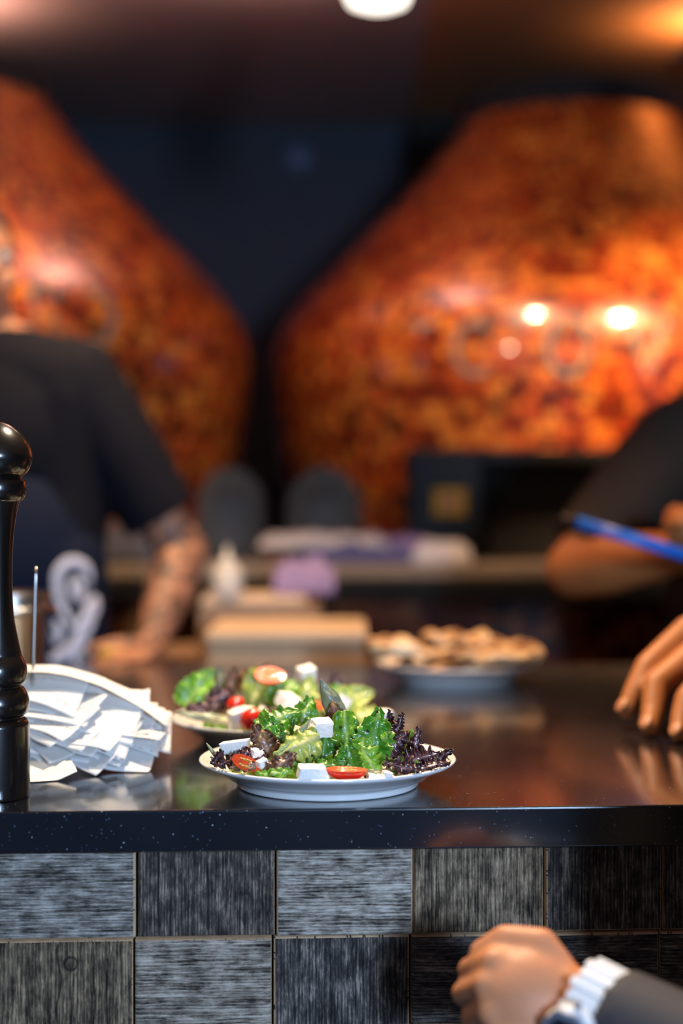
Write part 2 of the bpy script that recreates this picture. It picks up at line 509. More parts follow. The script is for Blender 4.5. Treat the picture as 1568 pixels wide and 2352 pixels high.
def paper_mat():
    m = mat('receipt_paper', (.80, .79, .77), .75, spec=.25)
    nt = m.node_tree; b = nt.nodes['Principled BSDF']; out = nt.nodes['Material Output']
    uv = N(nt, 'ShaderNodeUVMap')
    oi = N(nt, 'ShaderNodeObjectInfo')
    sep = N(nt, 'ShaderNodeSeparateXYZ'); nt.links.new(uv.outputs[0], sep.inputs[0])
    # printed line near the edge of some tickets: thin dashes
    ad = N(nt, 'ShaderNodeMath', operation='ADD'); nt.links.new(sep.outputs[1], ad.inputs[0]); nt.links.new(oi.outputs['Random'], ad.inputs[1])
    ml = N(nt, 'ShaderNodeMath', operation='MULTIPLY'); nt.links.new(ad.outputs[0], ml.inputs[0]); ml.inputs[1].default_value = 2.6
    fr = N(nt, 'ShaderNodeMath', operation='FRACT'); nt.links.new(ml.outputs[0], fr.inputs[0])
    line = N(nt, 'ShaderNodeMath', operation='COMPARE'); nt.links.new(fr.outputs[0], line.inputs[0]); line.inputs[1].default_value = .5; line.inputs[2].default_value = .035
    cmb = N(nt, 'ShaderNodeCombineXYZ')
    mx_ = N(nt, 'ShaderNodeMath', operation='MULTIPLY'); nt.links.new(sep.outputs[0], mx_.inputs[0]); mx_.inputs[1].default_value = 60
    nt.links.new(mx_.outputs[0], cmb.inputs[0]); nt.links.new(ad.outputs[0], cmb.inputs[1])
    wn = N(nt, 'ShaderNodeTexNoise'); wn.inputs['Scale'].default_value = 1.4; nt.links.new(cmb.outputs[0], wn.inputs['Vector'])
    gt = N(nt, 'ShaderNodeMath', operation='GREATER_THAN'); nt.links.new(wn.outputs['Fac'], gt.inputs[0]); gt.inputs[1].default_value = .5
    mu = N(nt, 'ShaderNodeMath', operation='MULTIPLY'); nt.links.new(line.outputs[0], mu.inputs[0]); nt.links.new(gt.outputs[0], mu.inputs[1])
    rnd = N(nt, 'ShaderNodeMath', operation='GREATER_THAN'); nt.links.new(oi.outputs['Random'], rnd.inputs[0]); rnd.inputs[1].default_value = .6
    mu2 = N(nt, 'ShaderNodeMath', operation='MULTIPLY'); nt.links.new(mu.outputs[0], mu2.inputs[0]); nt.links.new(rnd.outputs[0], mu2.inputs[1])
    mu3 = N(nt, 'ShaderNodeMath', operation='MULTIPLY'); nt.links.new(mu2.outputs[0], mu3.inputs[0]); mu3.inputs[1].default_value = .55
    mx = N(nt, 'ShaderNodeMix', data_type='RGBA'); mx.inputs[6].default_value = (.80, .79, .77, 1); mx.inputs[7].default_value = (.12, .11, .14, 1)
    nt.links.new(mu3.outputs[0], mx.inputs[0]); nt.links.new(mx.outputs[2], b.inputs['Base Color'])
    tr = N(nt, 'ShaderNodeBsdfTranslucent'); nt.links.new(mx.outputs[2], tr.inputs[0])
    ms = N(nt, 'ShaderNodeMixShader'); ms.inputs[0].default_value = .25
    nt.links.new(b.outputs[0], ms.inputs[1]); nt.links.new(tr.outputs[0], ms.inputs[2]); nt.links.new(ms.outputs[0], out.inputs[0])
    return m


def skin_mat(name, color, tattoo=False):
    m = mat(name, color, .5, spec=.35, sss=.15, bump=.25, bscale=260, vary=.18, vscale=14)
    if tattoo:
        nt = m.node_tree; b = nt.nodes['Principled BSDF']
        src = b.inputs['Base Color'].links[0].from_socket
        a = N(nt, 'ShaderNodeAttribute', attribute_name='ink')
        tc = N(nt, 'ShaderNodeTexCoord')
        n = N(nt, 'ShaderNodeTexNoise'); n.inputs['Scale'].default_value = 22; n.inputs['Detail'].default_value = 3; n.inputs['Distortion'].default_value = 1.5
        nt.links.new(tc.outputs['Object'], n.inputs['Vector'])
        r = ramp(nt, [(.44, (0, 0, 0)), (.56, (.85, .85, .85))]); nt.links.new(n.outputs['Fac'], r.inputs[0])
        mu = N(nt, 'ShaderNodeMath', operation='MULTIPLY'); nt.links.new(r.outputs[0], mu.inputs[0]); nt.links.new(a.outputs['Fac'], mu.inputs[1])
        mx = N(nt, 'ShaderNodeMix', data_type='RGBA'); mx.inputs[7].default_value = (.055, .04, .035, 1)
        nt.links.new(mu.outputs[0], mx.inputs[0]); nt.links.new(src, mx.inputs[6]); nt.links.new(mx.outputs[2], b.inputs['Base Color'])
    return m


M = {}
M['quartz'] = quartz_mat()
M['mosaic'] = mosaic_mat()
M['mosaic_base'] = mosaic_mat('dark_red_mosaic', .55)
M['wood'] = wood_block_mat()
M['cut_wood'] = mat('raw_cut_wood_edge', (.60, .42, .25), .8, vary=.4, vscale=60)
M['mosaic_base'].node_tree.nodes['Principled BSDF'].inputs['Coat Weight'].default_value = .1
M['mosaic_base'].node_tree.nodes['Principled BSDF'].inputs['Specular IOR Level'].default_value = .2
M['black'] = mat('black_gap', (.004, .004, .004), .9)
M['plate'] = mat('white_glazed_china', (.80, .80, .80), .16, coat=.5, coat_rough=.06)
M['lacquer'] = mat('black_lacquer', (.007, .005, .004), .24, coat=.5, coat_rough=.12)
M['steel'] = mat('brushed_steel', (.62, .60, .57), .28, metal=1)
M['navy_wall'] = mat('navy_painted_wall', (.020, .026, .040), .8, vary=.12, vscale=2)
M['black_wall'] = mat('black_painted_wall', (.006, .005, .005), .85)
M['ceil'] = mat('ceiling_paint', (.30, .21, .19), .9, vary=.08, vscale=1.5)
M['ceil_warm_lit'] = mat('warm_lit_ceiling', (.36, .15, .05), .9, vary=.08, vscale=1.5)  # orange light on the right ceiling, put into its colour
M['floor'] = mat('dark_tile_floor', (.03, .025, .022), .5, vary=.3, vscale=4)
M['dark_steel'] = mat('blackened_steel', (.006, .007, .009), .6, spec=.15, vary=.5, vscale=9)
M['matt_black'] = mat('matt_near_black', (.004, .0035, .003), .95)  # even near-black tone for the collars and the oven mouth block
M['hearth'] = mat('hearth_stone', (.22, .17, .125), .6, vary=.3, vscale=14)
M['cheese'] = mat('white_cheese', (.84, .83, .78), .55, sss=.25, bump=.5, bscale=240, vary=.05, vscale=80)
M['cheese'].node_tree.nodes['Principled BSDF'].inputs['Subsurface Radius'].default_value = (1, .9, .7)
M['tom_skin'] = mat('tomato_skin', (.72, .022, .006), .18, sss=.2, coat=.5, vary=.2, vscale=40)
M['tom_flesh'] = mat('tomato_flesh', (.78, .075, .014), .35, sss=.2, coat=.35, bump=.6, bscale=300, vary=.35, vscale=110)
M['tom_gel'] = mat('tomato_seed_gel', (.62, .22, .035), .15, sss=.3, coat=.9)
M['tom_seed'] = mat('tomato_seed', (.80, .52, .20), .35)
M['paper'] = paper_mat()
M['card'] = mat('cream_card', (.74, .71, .64), .7, vary=.05)
M['red_ink'] = mat('red_ink', (.5, .06, .03), .6)
M['bread'] = None
M['white_cloth'] = mat('white_cloth', (.62, .58, .56), .85, bump=.5, bscale=60, vary=.12, vscale=25)
M['purple_cloth'] = mat('lilac_cloth', (.26, .19, .36), .85, bump=.5, bscale=60, vary=.3, vscale=22)
M['blue_cloth'] = mat('blue_cloth', (.08, .09, .22), .85, vary=.3, vscale=22)
M['butcher'] = mat('butcher_block', (.50, .31, .15), .5, vary=.22, vscale=9)
M['butcher_dark'] = mat('worn_wood', (.27, .16, .085), .6, vary=.25, vscale=9)
M['yellow'] = mat('yellow_plastic', (.62, .33, .03), .4)
M['plastic'] = mat('milky_plastic', (.62, .58, .50), .35, sss=.2)
M['grey_metal'] = mat('dull_aluminium', (.065, .058, .048), .7, spec=.2, vary=.15, vscale=6)
M['grey_metal2'] = mat('darker_aluminium', (.055, .052, .048), .6, metal=.3)
M['shirt_navy'] = mat('navy_cotton', (.007, .007, .011), .85, spec=.12, bump=.4, bscale=35, vary=.2, vscale=9)
M['apron_navy'] = mat('navy_apron', (.006, .010, .024), .8, spec=.12, bump=.3, bscale=30)
M['shirt_brown'] = mat('dark_brown_cotton', (.030, .022, .016), .85, spec=.12, bump=.4, bscale=35, vary=.2, vscale=9)
M['jacket'] = mat('dark_grey_sleeve', (.022, .025, .036), .75, bump=.3, bscale=160)
M['trouser'] = mat('dark_trousers', (.012, .012, .016), .9)
M['shoe'] = mat('black_shoe', (.006, .006, .006), .5)
M['skin_ink'] = skin_mat('tattooed_skin', (.44, .20, .11), True)
M['skin'] = skin_mat('skin', (.33, .115, .034))
M['skin_hand'] = skin_mat('skin_of_hand', (.56, .235, .115))
M['nail'] = mat('fingernail', (.38, .15, .065), .5)
M['hair'] = mat('dark_hair', (.010, .007, .005), .5, bump=1, bscale=300)
M['eye'] = mat('eye_white', (.7, .68, .64), .2)
M['iris'] = mat('iris', (.03, .018, .01), .15)
M['lip'] = mat('lip', (.36, .12, .08), .45)
M['print_white'] = mat('white_print', (.60, .62, .72), .7, vary=.12, vscale=20)
M['print_grey'] = mat('grey_print', (.10, .12, .15), .7)
M['pen'] = mat('blue_plastic', (.008, .16, .70), .3)
M['watch'] = mat('white_resin', (.72, .76, .80), .28, coat=.4)
M['watch_grey'] = mat('grey_resin', (.18, .20, .26), .3)
M['dial'] = mat('dark_dial', (.02, .025, .035), .15)
M['lamp_glass'] = mat('glowing_opal_glass', (.9, .9, .85), .3, emit=(1.0, .93, .80), estr=2.2)
M['lamp_metal'] = mat('black_lamp_metal', (.008, .008, .008), .4)
M['bulb'] = mat('bulb', (1, 1, 1), .3, emit=(1.0, .8, .5), estr=14)
M['letter'] = mat('grey_green_letter_tile', (.20, .21, .17), .5, coat=.2, vary=.5, vscale=40)
M['sticker'] = mat('yellow_sticker', (.24, .13, .012), .9, spec=.1)
M['sticker2'] = mat('orange_print', (.16, .04, .01), .6)

# lettuces
LM = {
    'green': leaf_mat('green_lettuce', (.07, .25, .008), (.27, .56, .035), (.42, .58, .18), (.22, .42, .035), .10),
    'dark': leaf_mat('deep_green_lettuce', (.025, .14, .010), (.10, .36, .02), (.20, .40, .10), (.16, .34, .02), .09, wet=1),
    'pale': leaf_mat('pale_green_lettuce', (.30, .42, .05), (.58, .64, .16), (.60, .62, .30), (.38, .45, .07), .14),
    'grey': leaf_mat('grey_green_lettuce', (.16, .21, .12), (.40, .46, .30), (.50, .42, .32), (.10, .08, .05), .2, transl=.4),
    'brown': leaf_mat('bronze_lettuce', (.15, .06, .028), (.46, .27, .11), (.45, .27, .20), (.09, .030, .022), .3, mottled=.4, c_mot=(.10, .03, .025)),
    'purple': leaf_mat('purple_lettuce', (.018, .004, .010), (.10, .022, .028), (.24, .10, .09), (.022, .004, .013), .35, transl=.12, wet=1),
    'stalk': leaf_mat('pale_stalk', (.38, .42, .20), (.58, .60, .36), (.68, .66, .46), (.30, .34, .14), .2),
}

# ------------------------------------------------------------------ the room
def struct(o, kind='structure'):
    o['kind'] = kind
    return o


BY = 6.05
struct(MB().box((-4.5, -1.0, -.1), (4.5, BY + .3, 0)).build('floor', M['floor'], smooth=False))
struct(MB().box((-4.5, BY, 0), (.26, BY + .2, 2.75)).build('wall_back', M['navy_wall'], smooth=False))
struct(MB().box((.26, BY - .14, 0), (4.5, BY + .2, 2.75)).build('wall_back_right', M['black_wall'], smooth=False))
struct(MB().box((-4.7, -1.0, 0), (-4.5, BY + .2, 2.85)).build('wall_left', M['navy_wall'], smooth=False))
struct(MB().box((4.5, -1.0, 0), (4.7, BY + .2, 2.85)).build('wall_right', M['black_wall'], smooth=False))
struct(MB().box((-4.5, -1.0, 2.70), (.26, BY, 2.85)).build('ceiling', M['ceil'], smooth=False))
struct(MB().box((.26, -1.0, 2.70), (4.5, BY, 2.85)).build('ceiling_right', M['ceil_warm_lit'], smooth=False))
# ceiling washes: warm light from the added unseen spots near the ovens
# small round bluish puck on the navy wall
mb = MB()
p = at(684, 362, BY - .02)
mb.tube([p + Vector((0, .03, 0)), p], .045, 24)
o = mb.build('wall_puck', mat('pale_blue_plastic', (.10, .13, .22), .4))
tag(o, 'small round bluish detector fixed high on the navy back wall between the ovens', 'puck')

# ------------------------------------------------------------------ service counter
ANG = math.atan(.0534)
cu = Vector((cos(ANG), sin(ANG), 0))
cv = Vector((-sin(ANG), cos(ANG), 0))
CO = Vector((0, 1.477, 0))


def cnt(u, v, z):
    return CO + cu * u + cv * v + Vector((0, 0, z))


def obox(mb, u0, u1, v0, v1, z0, z1, mi=0):
    b = len(mb.v)
    mb.box((u0, v0, z0), (u1, v1, z1), mi)
    for i in range(b, len(mb.v)):
        q = mb.v[i]
        mb.v[i] = cnt(q.x, q.y, q.z)
    return mb


UR = .82
o = obox(MB(), -1.6, UR, 0, 1.245, TOP - .040, TOP).build('countertop', M['quartz'], smooth=False, bevel=.0022, bseg=3)
tag(o, 'glossy black speckled quartz worktop with a thick front edge', 'countertop')

base = empty('counter_base', cnt(0, .5, 0), 'service counter base clad with weathered wood blocks below the black worktop', 'counter')
obox(MB(), -1.58, UR - .02, .045, 1.20, .0, TOP - .0405).build('carcass', M['black'], base, smooth=False)
random.seed(5)
# wood cladding: one mesh, every block its own bevelled board with carved grain
bw, bh = .1325, .0905
# (tone lightness, brownness, grain horizontal?)
spec = {
    (0, 0): (.60, .15, 1), (1, 0): (.05, .45, 0), (2, 0): (1.0, .30, 1), (3, 0): (.40, .95, 0), (4, 0): (.03, .25, 0), (5, 0): (.05, .3, 0),
    (0, 1): (.24, 1.0, 0), (1, 1): (.85, .45, 1), (2, 1): (.02, .05, 0), (3, 1): (.12, .05, 1), (4, 1): (.05, .1, 1), (5, 1): (.1, .3, 1)}
# seams (px at the first row): 0-314, 314-632, 632-948, 948-1250, 1250-1520
seams_px = [-316, 0 - 8, 314, 633, 949, 1251, 1521, 1790]
def u_of(px):
    # intersect pixel column with the cladding plane v=.03
    for_ = (px - CX) / F
    # x = for_*y ; point = CO + cu*u + cv*v
    a = CO + cv * .03
    # a.x + cu.x u = for_*(a.y + cu.y u)
    return (for_ * a.y - a.x) / (cu.x - for_ * cu.y)
seams = [u_of(p) for p in seams_px]
while seams[0] > -1.5:
    seams.insert(0, seams[0] - bw)
while seams[-1] < UR - .16:
    seams.append(seams[-1] + bw)
seams.append(UR - .02)
i0 = [i for i, s in enumerate(seams) if abs(s - u_of(-8)) < 1e-6][0]
clad = MB(); tones = []
zrow = [TOP - .0405]
while zrow[-1] > .1:
    zrow.append(zrow[-1] - bh)
for r in range(len(zrow) - 1):
    for c in range(len(seams) - 1):
        vis = r < 3 and -1 <= c - i0 <= 6
        key = (c - i0, r)
        rr = random.Random(c * 31 + r * 7)
        tone, brown, horiz = spec.get(key, (rr.random() * .8, rr.random() * .7, rr.random() < .5))
        shift = [0, -.0028, 0, 0, -.003][r % 5] if r else 0
        g = .0012
        u0, u1 = seams[c] + g + shift + rr.uniform(-.0006, .0006), seams[c + 1] - g + shift + rr.uniform(-.0008, .0006)
        z1, z0 = zrow[r] - g * .8, zrow[r + 1] + g * .8 + rr.uniform(0, .001)
        vf = .030 + rr.uniform(-.004, .004)
        W, H = u1 - u0, z1 - z0
        nu, nv = (84, 60) if vis else (6, 4)
        if key in ((0, 1), (3, 0), (1, 0), (1, 1)): nu, nv = 190, 120
        seed = rr.uniform(0, 90)
        vs, uvs, fs, ck_ = [], [], [], []
        for j in range(nv + 1):
            for i in range(nu + 1):
                dk = 0
                a, b = i / nu, j / nv
                ex = min(a * W, (1 - a) * W, b * H, (1 - b) * H)
                rd = .0040
                dv = 0 if ex > rd else (rd - sqrt(max(0, rd * rd - (rd - ex) ** 2))) * .9
                x, z = a * W, b * H
                gu, gv = (x, z) if horiz else (z, x)
                if vis:
                    h = noise.noise(Vector((gu * 22, gv * 420, seed))) * .00040 + noise.noise(Vector((gu * 60, gv * 900, seed + 5))) * .00028 + noise.noise(Vector((gu * 14, gv * 60, seed))) * .0007
                    if key == (0, 1):      # knot
                        d = sqrt((x - .072) ** 2 + (z - .066) ** 2)
                        h += .0008 * math.exp(-(d / .005) ** 2) - .0012 * math.exp(-((d - .0062) / .0014) ** 2)
                        dk = max(dk, .9 * math.exp(-((d - .0062) / .0012) ** 2), .45 * math.exp(-(d / .004) ** 2))
                        # long drying cracks
                        for cx_ in (.060, .094, .108):
                            wv = cx_ + .004 * noise.noise(Vector((z * 30, cx_ * 50, 3)))
                            g_ = math.exp(-((x - wv) / .0007) ** 2) * (1 if z < .085 - (cx_ - .06) * .3 else 0); h -= .0018 * g_; dk = max(dk, g_)
                    if key == (3, 0):
                        for cx_ in (.017, .032):
                            g_ = math.exp(-((x - cx_ - .001 * noise.noise(Vector((z * 30, cx_, 1)))) / .0007) ** 2); h -= .0020 * g_; dk = max(dk, g_)
                    if key == (1, 0):
                        wv = .020 - .07 * (z - .04) * .2
                        g_ = math.exp(-((x - wv - .002 * noise.noise(Vector((z * 30, 2, 1)))) / .0007) ** 2); h -= .0015 * g_; dk = max(dk, g_)
                    if key == (1, 1):
                        wv = .058 + .0015 * noise.noise(Vector((x * 30, 2, 1)))
                        g_ = math.exp(-((z - wv) / .0008) ** 2) if x > .085 else 0; h -= .0016 * g_; dk = max(dk, g_)
                else:
                    h = 0
                vs.append(cnt(u0 + x, vf + dv - h, z0 + z)); ck_.append(dk)
                uvs.append((gu * 7 + seed, gv * 7 + seed * 1.3))
        for j in range(nv):
            for i in range(nu):
                a = j * (nu + 1) + i
                fs.append((a, a + 1, a + nu + 2, a + nu + 1))
        # sides back to the carcass
        n0 = len(vs)
        ring = [i for i in range(nu + 1)] + [(j) * (nu + 1) + nu for j in range(1, nv + 1)] + [nv * (nu + 1) + i for i in range(nu - 1, -1, -1)] + [j * (nu + 1) for j in range(nv - 1, 0, -1)]
        for q in ring:
            pt = vs[q]
            dlt = (pt - CO).dot(cv)
            vs.append(pt + cv * (.048 - dlt)); uvs.append(uvs[q])
        sf = []
        L = len(ring)
        for k in range(L):
            sf.append((ring[k], n0 + k, n0 + (k + 1) % L, ring[(k + 1) % L]))
        clad.add(vs, fs, 0, uvs)
        b = len(clad.v) - len(vs)
        for f in sf:
            clad.f.append([q + b for q in f]); clad.m.append(1)
        # the band of faces right at the border shows raw saw cut wood
        if vis:
            base_f = len(clad.f) - len(fs) - len(sf)
            for j in range(nv):
                for i in range(nu):
                    edge_n = 1 if rr.random() < .93 else 0
                    if i >= nu - edge_n or j < edge_n or (j >= nv - edge_n and r > 0) or i < edge_n * (c % 2):
                        clad.m[base_f + j * nu + i] = 1
        tones += [(tone, brown, ck_[q] if q < len(ck_) else 0, 1) for q in range(len(vs))]
o = clad.build('wood_cladding', [M['wood'], M['cut_wood']], base, recalc=False)
ca = o.data.color_attributes.new('tone', 'FLOAT_COLOR', 'POINT')
for i, t in enumerate(tones):
    ca.data[i].color = t

# ------------------------------------------------------------------ oven domes
def smooth_prof(pts, n=8):
    out = []
    P = [Vector((a, b)) for a, b in pts]
    for i in range(len(P) - 1):
        p0, p1, p2, p3 = P[max(i - 1, 0)], P[i], P[i + 1], P[min(i + 2, len(P) - 1)]
        for k in range(n):
            t = k / n
            q = .5 * ((2 * p1) + (-p0 + p2) * t + (2 * p0 - 5 * p1 + 4 * p2 - p3) * t * t + (-p0 + 3 * p1 - 3 * p2 + p3) * t ** 3)
            out.append((q.x, q.y))
    out.append(tuple(P[-1]))
    return out


OZ = 4.9
K = OZ / F
LEDGE = 1.082
prof = [(max(r, 0) * K, CZ + (HY - py) * K) for py, r in
        [(1262, 622), (1150, 648), (1000, 674), (880, 690), (780, 674), (690, 612), (560, 485), (420, 352), (300, 258), (262, 246)]]
prof[0] = (prof[0][0], LEDGE)
DP = smooth_prof(prof)


def dome_hit(c, px, py):
    d = Vector(((px - CX) / F, 1, -(py - HY) / F))
    t = 3.2
    prev = None
    while t < 6:
        p = Vector((0, 0, CZ)) + d * t
        z = p.z
        r = None
        for i in range(len(DP) - 1):
            if DP[i][1] <= z <= DP[i + 1][1]:
                k = (z - DP[i][1]) / (DP[i + 1][1] - DP[i][1] + 1e-9)
                r = DP[i][0] * (1 - k) + DP[i + 1][0] * k
                slope = (DP[i + 1][0] - DP[i][0]) / (DP[i + 1][1] - DP[i][1] + 1e-9)
        if r and sqrt((p.x - c[0]) ** 2 + (p.y - c[1]) ** 2) < r:
            h = Vector((p.x - c[0], p.y - c[1], 0)).normalized()
            n = (h - Vector((0, 0, slope))).normalized()
            return p - d * .002, n
        t += .004
    return None


def oven(c, label, mouth=False):
    root = empty('pizza_oven', (c[0], c[1], LEDGE), label, 'oven')
    mb = MB()
    n = 128
    T = .030
    vs, fs, uvs = [], [], []
    arc = 0
    for i, (r, z) in enumerate(DP):
        if i:
            arc += math.hypot(r - DP[i - 1][0], z - DP[i - 1][1])
        for k in range(n + 1):
            a = 2 * pi * k / n + pi / 2
            vs.append((c[0] + r * cos(a), c[1] + r * sin(a), z))
            uvs.append((k / n * round(2 * pi * .9 / T), arc / T))
    for i in range(len(DP) - 1):
        for k in range(n):
            a = i * (n + 1) + k
            fs.append((a, a + 1, a + n + 2, a + n + 1))
    mb.add(vs, fs, 0, uvs)
    mb.build('dome', M['mosaic'], root, recalc=False)
    rt = DP[-1][0]; zt = DP[-1][1]
    MB().lathe([(rt * .98, -.07), (rt + .012, -.06), (rt + .02, -.03), (rt + .02, .03), (rt, .04), (rt - .06, .045), (.001, .045)], (c[0], c[1], zt), 64)  .build('collar', M['matt_black'], root, auto=40)
    return root


def inlay(root, c, strokes, wpx=6.5, name='letter'):
    for st in strokes:
        pts, ns = [], []
        for (x, y) in st:
            h = dome_hit(c, x, y)
            if h:
                pts.append(h[0] + h[1] * .0025); ns.append(h[1])
        if len(pts) > 1:
            MB().tube(pts, wpx / F * 4.1, 8, flat=ns).build(name, M['letter'], root)


def ell(cx_, cy_, rx, ry, a0, a1, n=22):
    return [(cx_ + rx * cos(radians(a0 + (a1 - a0) * k / n)), cy_ - ry * sin(radians(a0 + (a1 - a0) * k / n))) for k in range(n + 1)]


cR = ((1312 - CX) / F * OZ, OZ)
ZL = OZ / 1.073
cL = ((-165 - CX) / F * ZL, ZL)
ovR = oven(cR, 'large onion shaped oven covered in orange mosaic on the right, with black rectangular mouth')
ovL = oven(cL, 'large orange mosaic onion shaped oven on the left, behind the tattooed cook')
inlay(ovR, cR, [ell(1090, 800, 44, 60, 50, 310), ell(1305, 795, 46, 66, 0, 360), [(1440, 735), (1460, 790), (1485, 860), (1508, 795), (1530, 735)], [(1196, 745), (1196, 860)],
                [(965, 745), (965, 860)], [(935, 745), (995, 745)]])
inlay(ovL, cL, [[(75, 760), (75, 665), (100, 650), (125, 668), (125, 760)], [(163, 655), (163, 775)], [(205, 665), (205, 790), (245, 780), (262, 730), (245, 680), (205, 665)]])

# mouth of the right oven
fz = 3.86
mz1 = CZ - (1032 - HY) / F * fz
x0, x1 = (940 - CX) / F * fz, (1690 - CX) / F * fz
xa, xb = (1105 - CX) / F * fz, (1560 - CX) / F * fz
mb = MB()
mb.box((x0, fz, LEDGE), (xa, fz + .4, mz1)); mb.box((xb, fz, LEDGE), (x1, fz + .4, mz1)); mb.box((xa, fz, mz1 - .035), (xb, fz + .4, mz1))
mf = mb.build('mouth_surround', M['dark_steel'], ovR, smooth=False, bevel=.006)
MB().box((xa - .01, fz + .12, LEDGE), (xb + .01, fz + .39, mz1 - .02)).build('mouth_interior', M['matt_black'], ovR, smooth=False)
q = at(1032, 1153, fz)
st = MB().box((q.x - .040, fz - .003, q.z - .033), (q.x + .040, fz, q.z + .033)).build('sticker', M['sticker'], ovR, smooth=False)
MB().box((q.x - .020, fz - .0045, q.z - .014), (q.x + .020, fz - .002, q.z + .016)).build('sticker_print', M['sticker2'], st, smooth=False)

# hearth ledge below the ovens
hd = empty('hearth_counter', (0.2, 4.0, 0), 'long stone topped ledge that carries both ovens, dark red mosaic below', 'counter')
MB().box((-3.2, 3.70, LEDGE - .035), (3.4, 5.3, LEDGE)).build('stone_top', M['hearth'], hd, smooth=False, bevel=.006)
MB().box((-3.2, 3.69, LEDGE - .085), (3.4, 3.76, LEDGE - .036)).build('edge_trim', M['dark_steel'], hd, smooth=False, bevel=.004)
mb = MB()
mb.add([(-3.1, 3.80, 0), (3.3, 3.80, 0), (3.3, 3.80, LEDGE - .036), (-3.1, 3.80, LEDGE - .036),
        (-3.1, 5.2, 0), (3.3, 5.2, 0), (3.3, 5.2, LEDGE - .036), (-3.1, 5.2, LEDGE - .036)],
       [(0, 1, 2, 3), (1, 5, 6, 2), (4, 0, 3, 7)], 0, [(0, 0), (6.4 / .03, 0), (6.4 / .03, 34), (0, 34)] * 2)
mb.build('mosaic_front', M['mosaic_base'], hd, smooth=False)

# arched doors leaning against the ovens
def arch(name, cxp, top_py, wpx, Z, label, mata, matb):
    zt = CZ - (top_py - HY) / F * Z
    hw = wpx / 2 / F * Z
    cx_ = (cxp - CX) / F * Z
    root = empty(name, (cx_, Z, LEDGE), label, 'oven door', 'arched oven doors')
    H = zt - LEDGE
    def arc_shape(hw, H, z0):
        pts = [(-hw, z0), (hw, z0)]
        for k in range(25):
            a = pi * k / 24
            pts.append((hw * cos(a), z0 + (H - hw * 1.2) + hw * 1.2 * sin(a)))
        return pts
    def extr(pts, y0, y1, lean):
        mb = MB()
        n = len(pts)
        vs = [(cx_ + x, Z + y0 + lean * z, LEDGE + z) for x, z in pts] + [(cx_ + x, Z + y1 + lean * z, LEDGE + z) for x, z in pts]
        fs = [tuple(range(n)), tuple(reversed(range(n, 2 * n)))] + [(i, (i + 1) % n, (i + 1) % n + n, i + n) for i in range(n)]
        return mb.add(vs, fs)
    extr(arc_shape(hw, H, 0), 0, .012, .12).build('door_panel', mata, root, smooth=False, bevel=.003)
    extr(arc_shape(hw * .42, H * .62, .03), -.010, -.0005, .12).build('recess', matb, root, smooth=False)
    mb = MB(); mb.tube([(cx_ - hw * .3, Z - .03, LEDGE + H * .72), (cx_ + hw * .3, Z - .03, LEDGE + H * .72)], .008, 10)
    mb.tube([(cx_ - hw * .3, Z - .03, LEDGE + H * .72), (cx_ - hw * .3, Z + .02, LEDGE + H * .72)], .006, 8)
    mb.tube([(cx_ + hw * .3, Z - .03, LEDGE + H * .72), (cx_ + hw * .3, Z + .02, LEDGE + H * .72)], .006, 8)
    mb.build('handle', matb, root)


arch('arched_oven_door', 527, 1072, 150, 3.93, 'grey arched metal oven door leaning at the left oven', M['grey_metal'], M['grey_metal2'])
arch('arched_oven_door', 745, 1072, 170, 3.90, 'grey arched metal oven door leaning at the right oven', M['grey_metal'], M['grey_metal2'])


# rumpled cloth
def cloth(name, cx_, cy_, z0, lx, ly, h, seed, material, label, cat='cloth', group=None, parent=None, rz=0):
    mb = MB()
    nu, nv = 40, 22
    vs, fs = [], []
    for s in (0, 1):
        for j in range(nv + 1):
            for i in range(nu + 1):
                a, b = i / nu * 2 - 1, j / nv * 2 - 1
                e = max(0, (1 - abs(a) ** 4)) * max(0, (1 - abs(b) ** 4))
                wob = 1 + .12 * noise.noise(Vector((a * 2, b * 2, seed)))
                x = a * lx / 2 * wob; y = b * ly / 2 * wob
                z = 0 if s == 0 else (.15 + .85 * e ** .35) * h * (1 + .5 * noise.noise(Vector((a * 3, b * 2.5, seed + 3)))) + .012 * noise.noise(Vector((a * 9, b * 7, seed)))
                c_, s_ = cos(rz), sin(rz)
                vs.append((cx_ + x * c_ - y * s_, cy_ + x * s_ + y * c_, z0 + max(z, 0.0) + (.0 if s == 0 else .001)))
    n = (nu + 1) * (nv + 1)
    for j in range(nv):
        for i in range(nu):
            a = j * (nu + 1) + i
            fs.append((a + n, a + 1 + n, a + nu + 2 + n, a + nu + 1 + n))
            fs.append((a, a + nu + 1, a + nu + 2, a + 1))
    ring = [i for i in range(nu + 1)] + [j * (nu + 1) + nu for j in range(1, nv + 1)] + [nv * (nu + 1) + i for i in range(nu - 1, -1, -1)] + [j * (nu + 1) for j in range(nv - 1, 0, -1)]
    for k in range(len(ring)):
        a, b = ring[k], ring[(k + 1) % len(ring)]
        fs.append((a, b, b + n, a + n))
    mb.add(vs, fs)
    o = mb.build(name, material, parent)
    if parent is None:
        tag(o, label, cat, group)
    return o


def X(px, Z):
    return (px - CX) / F * Z


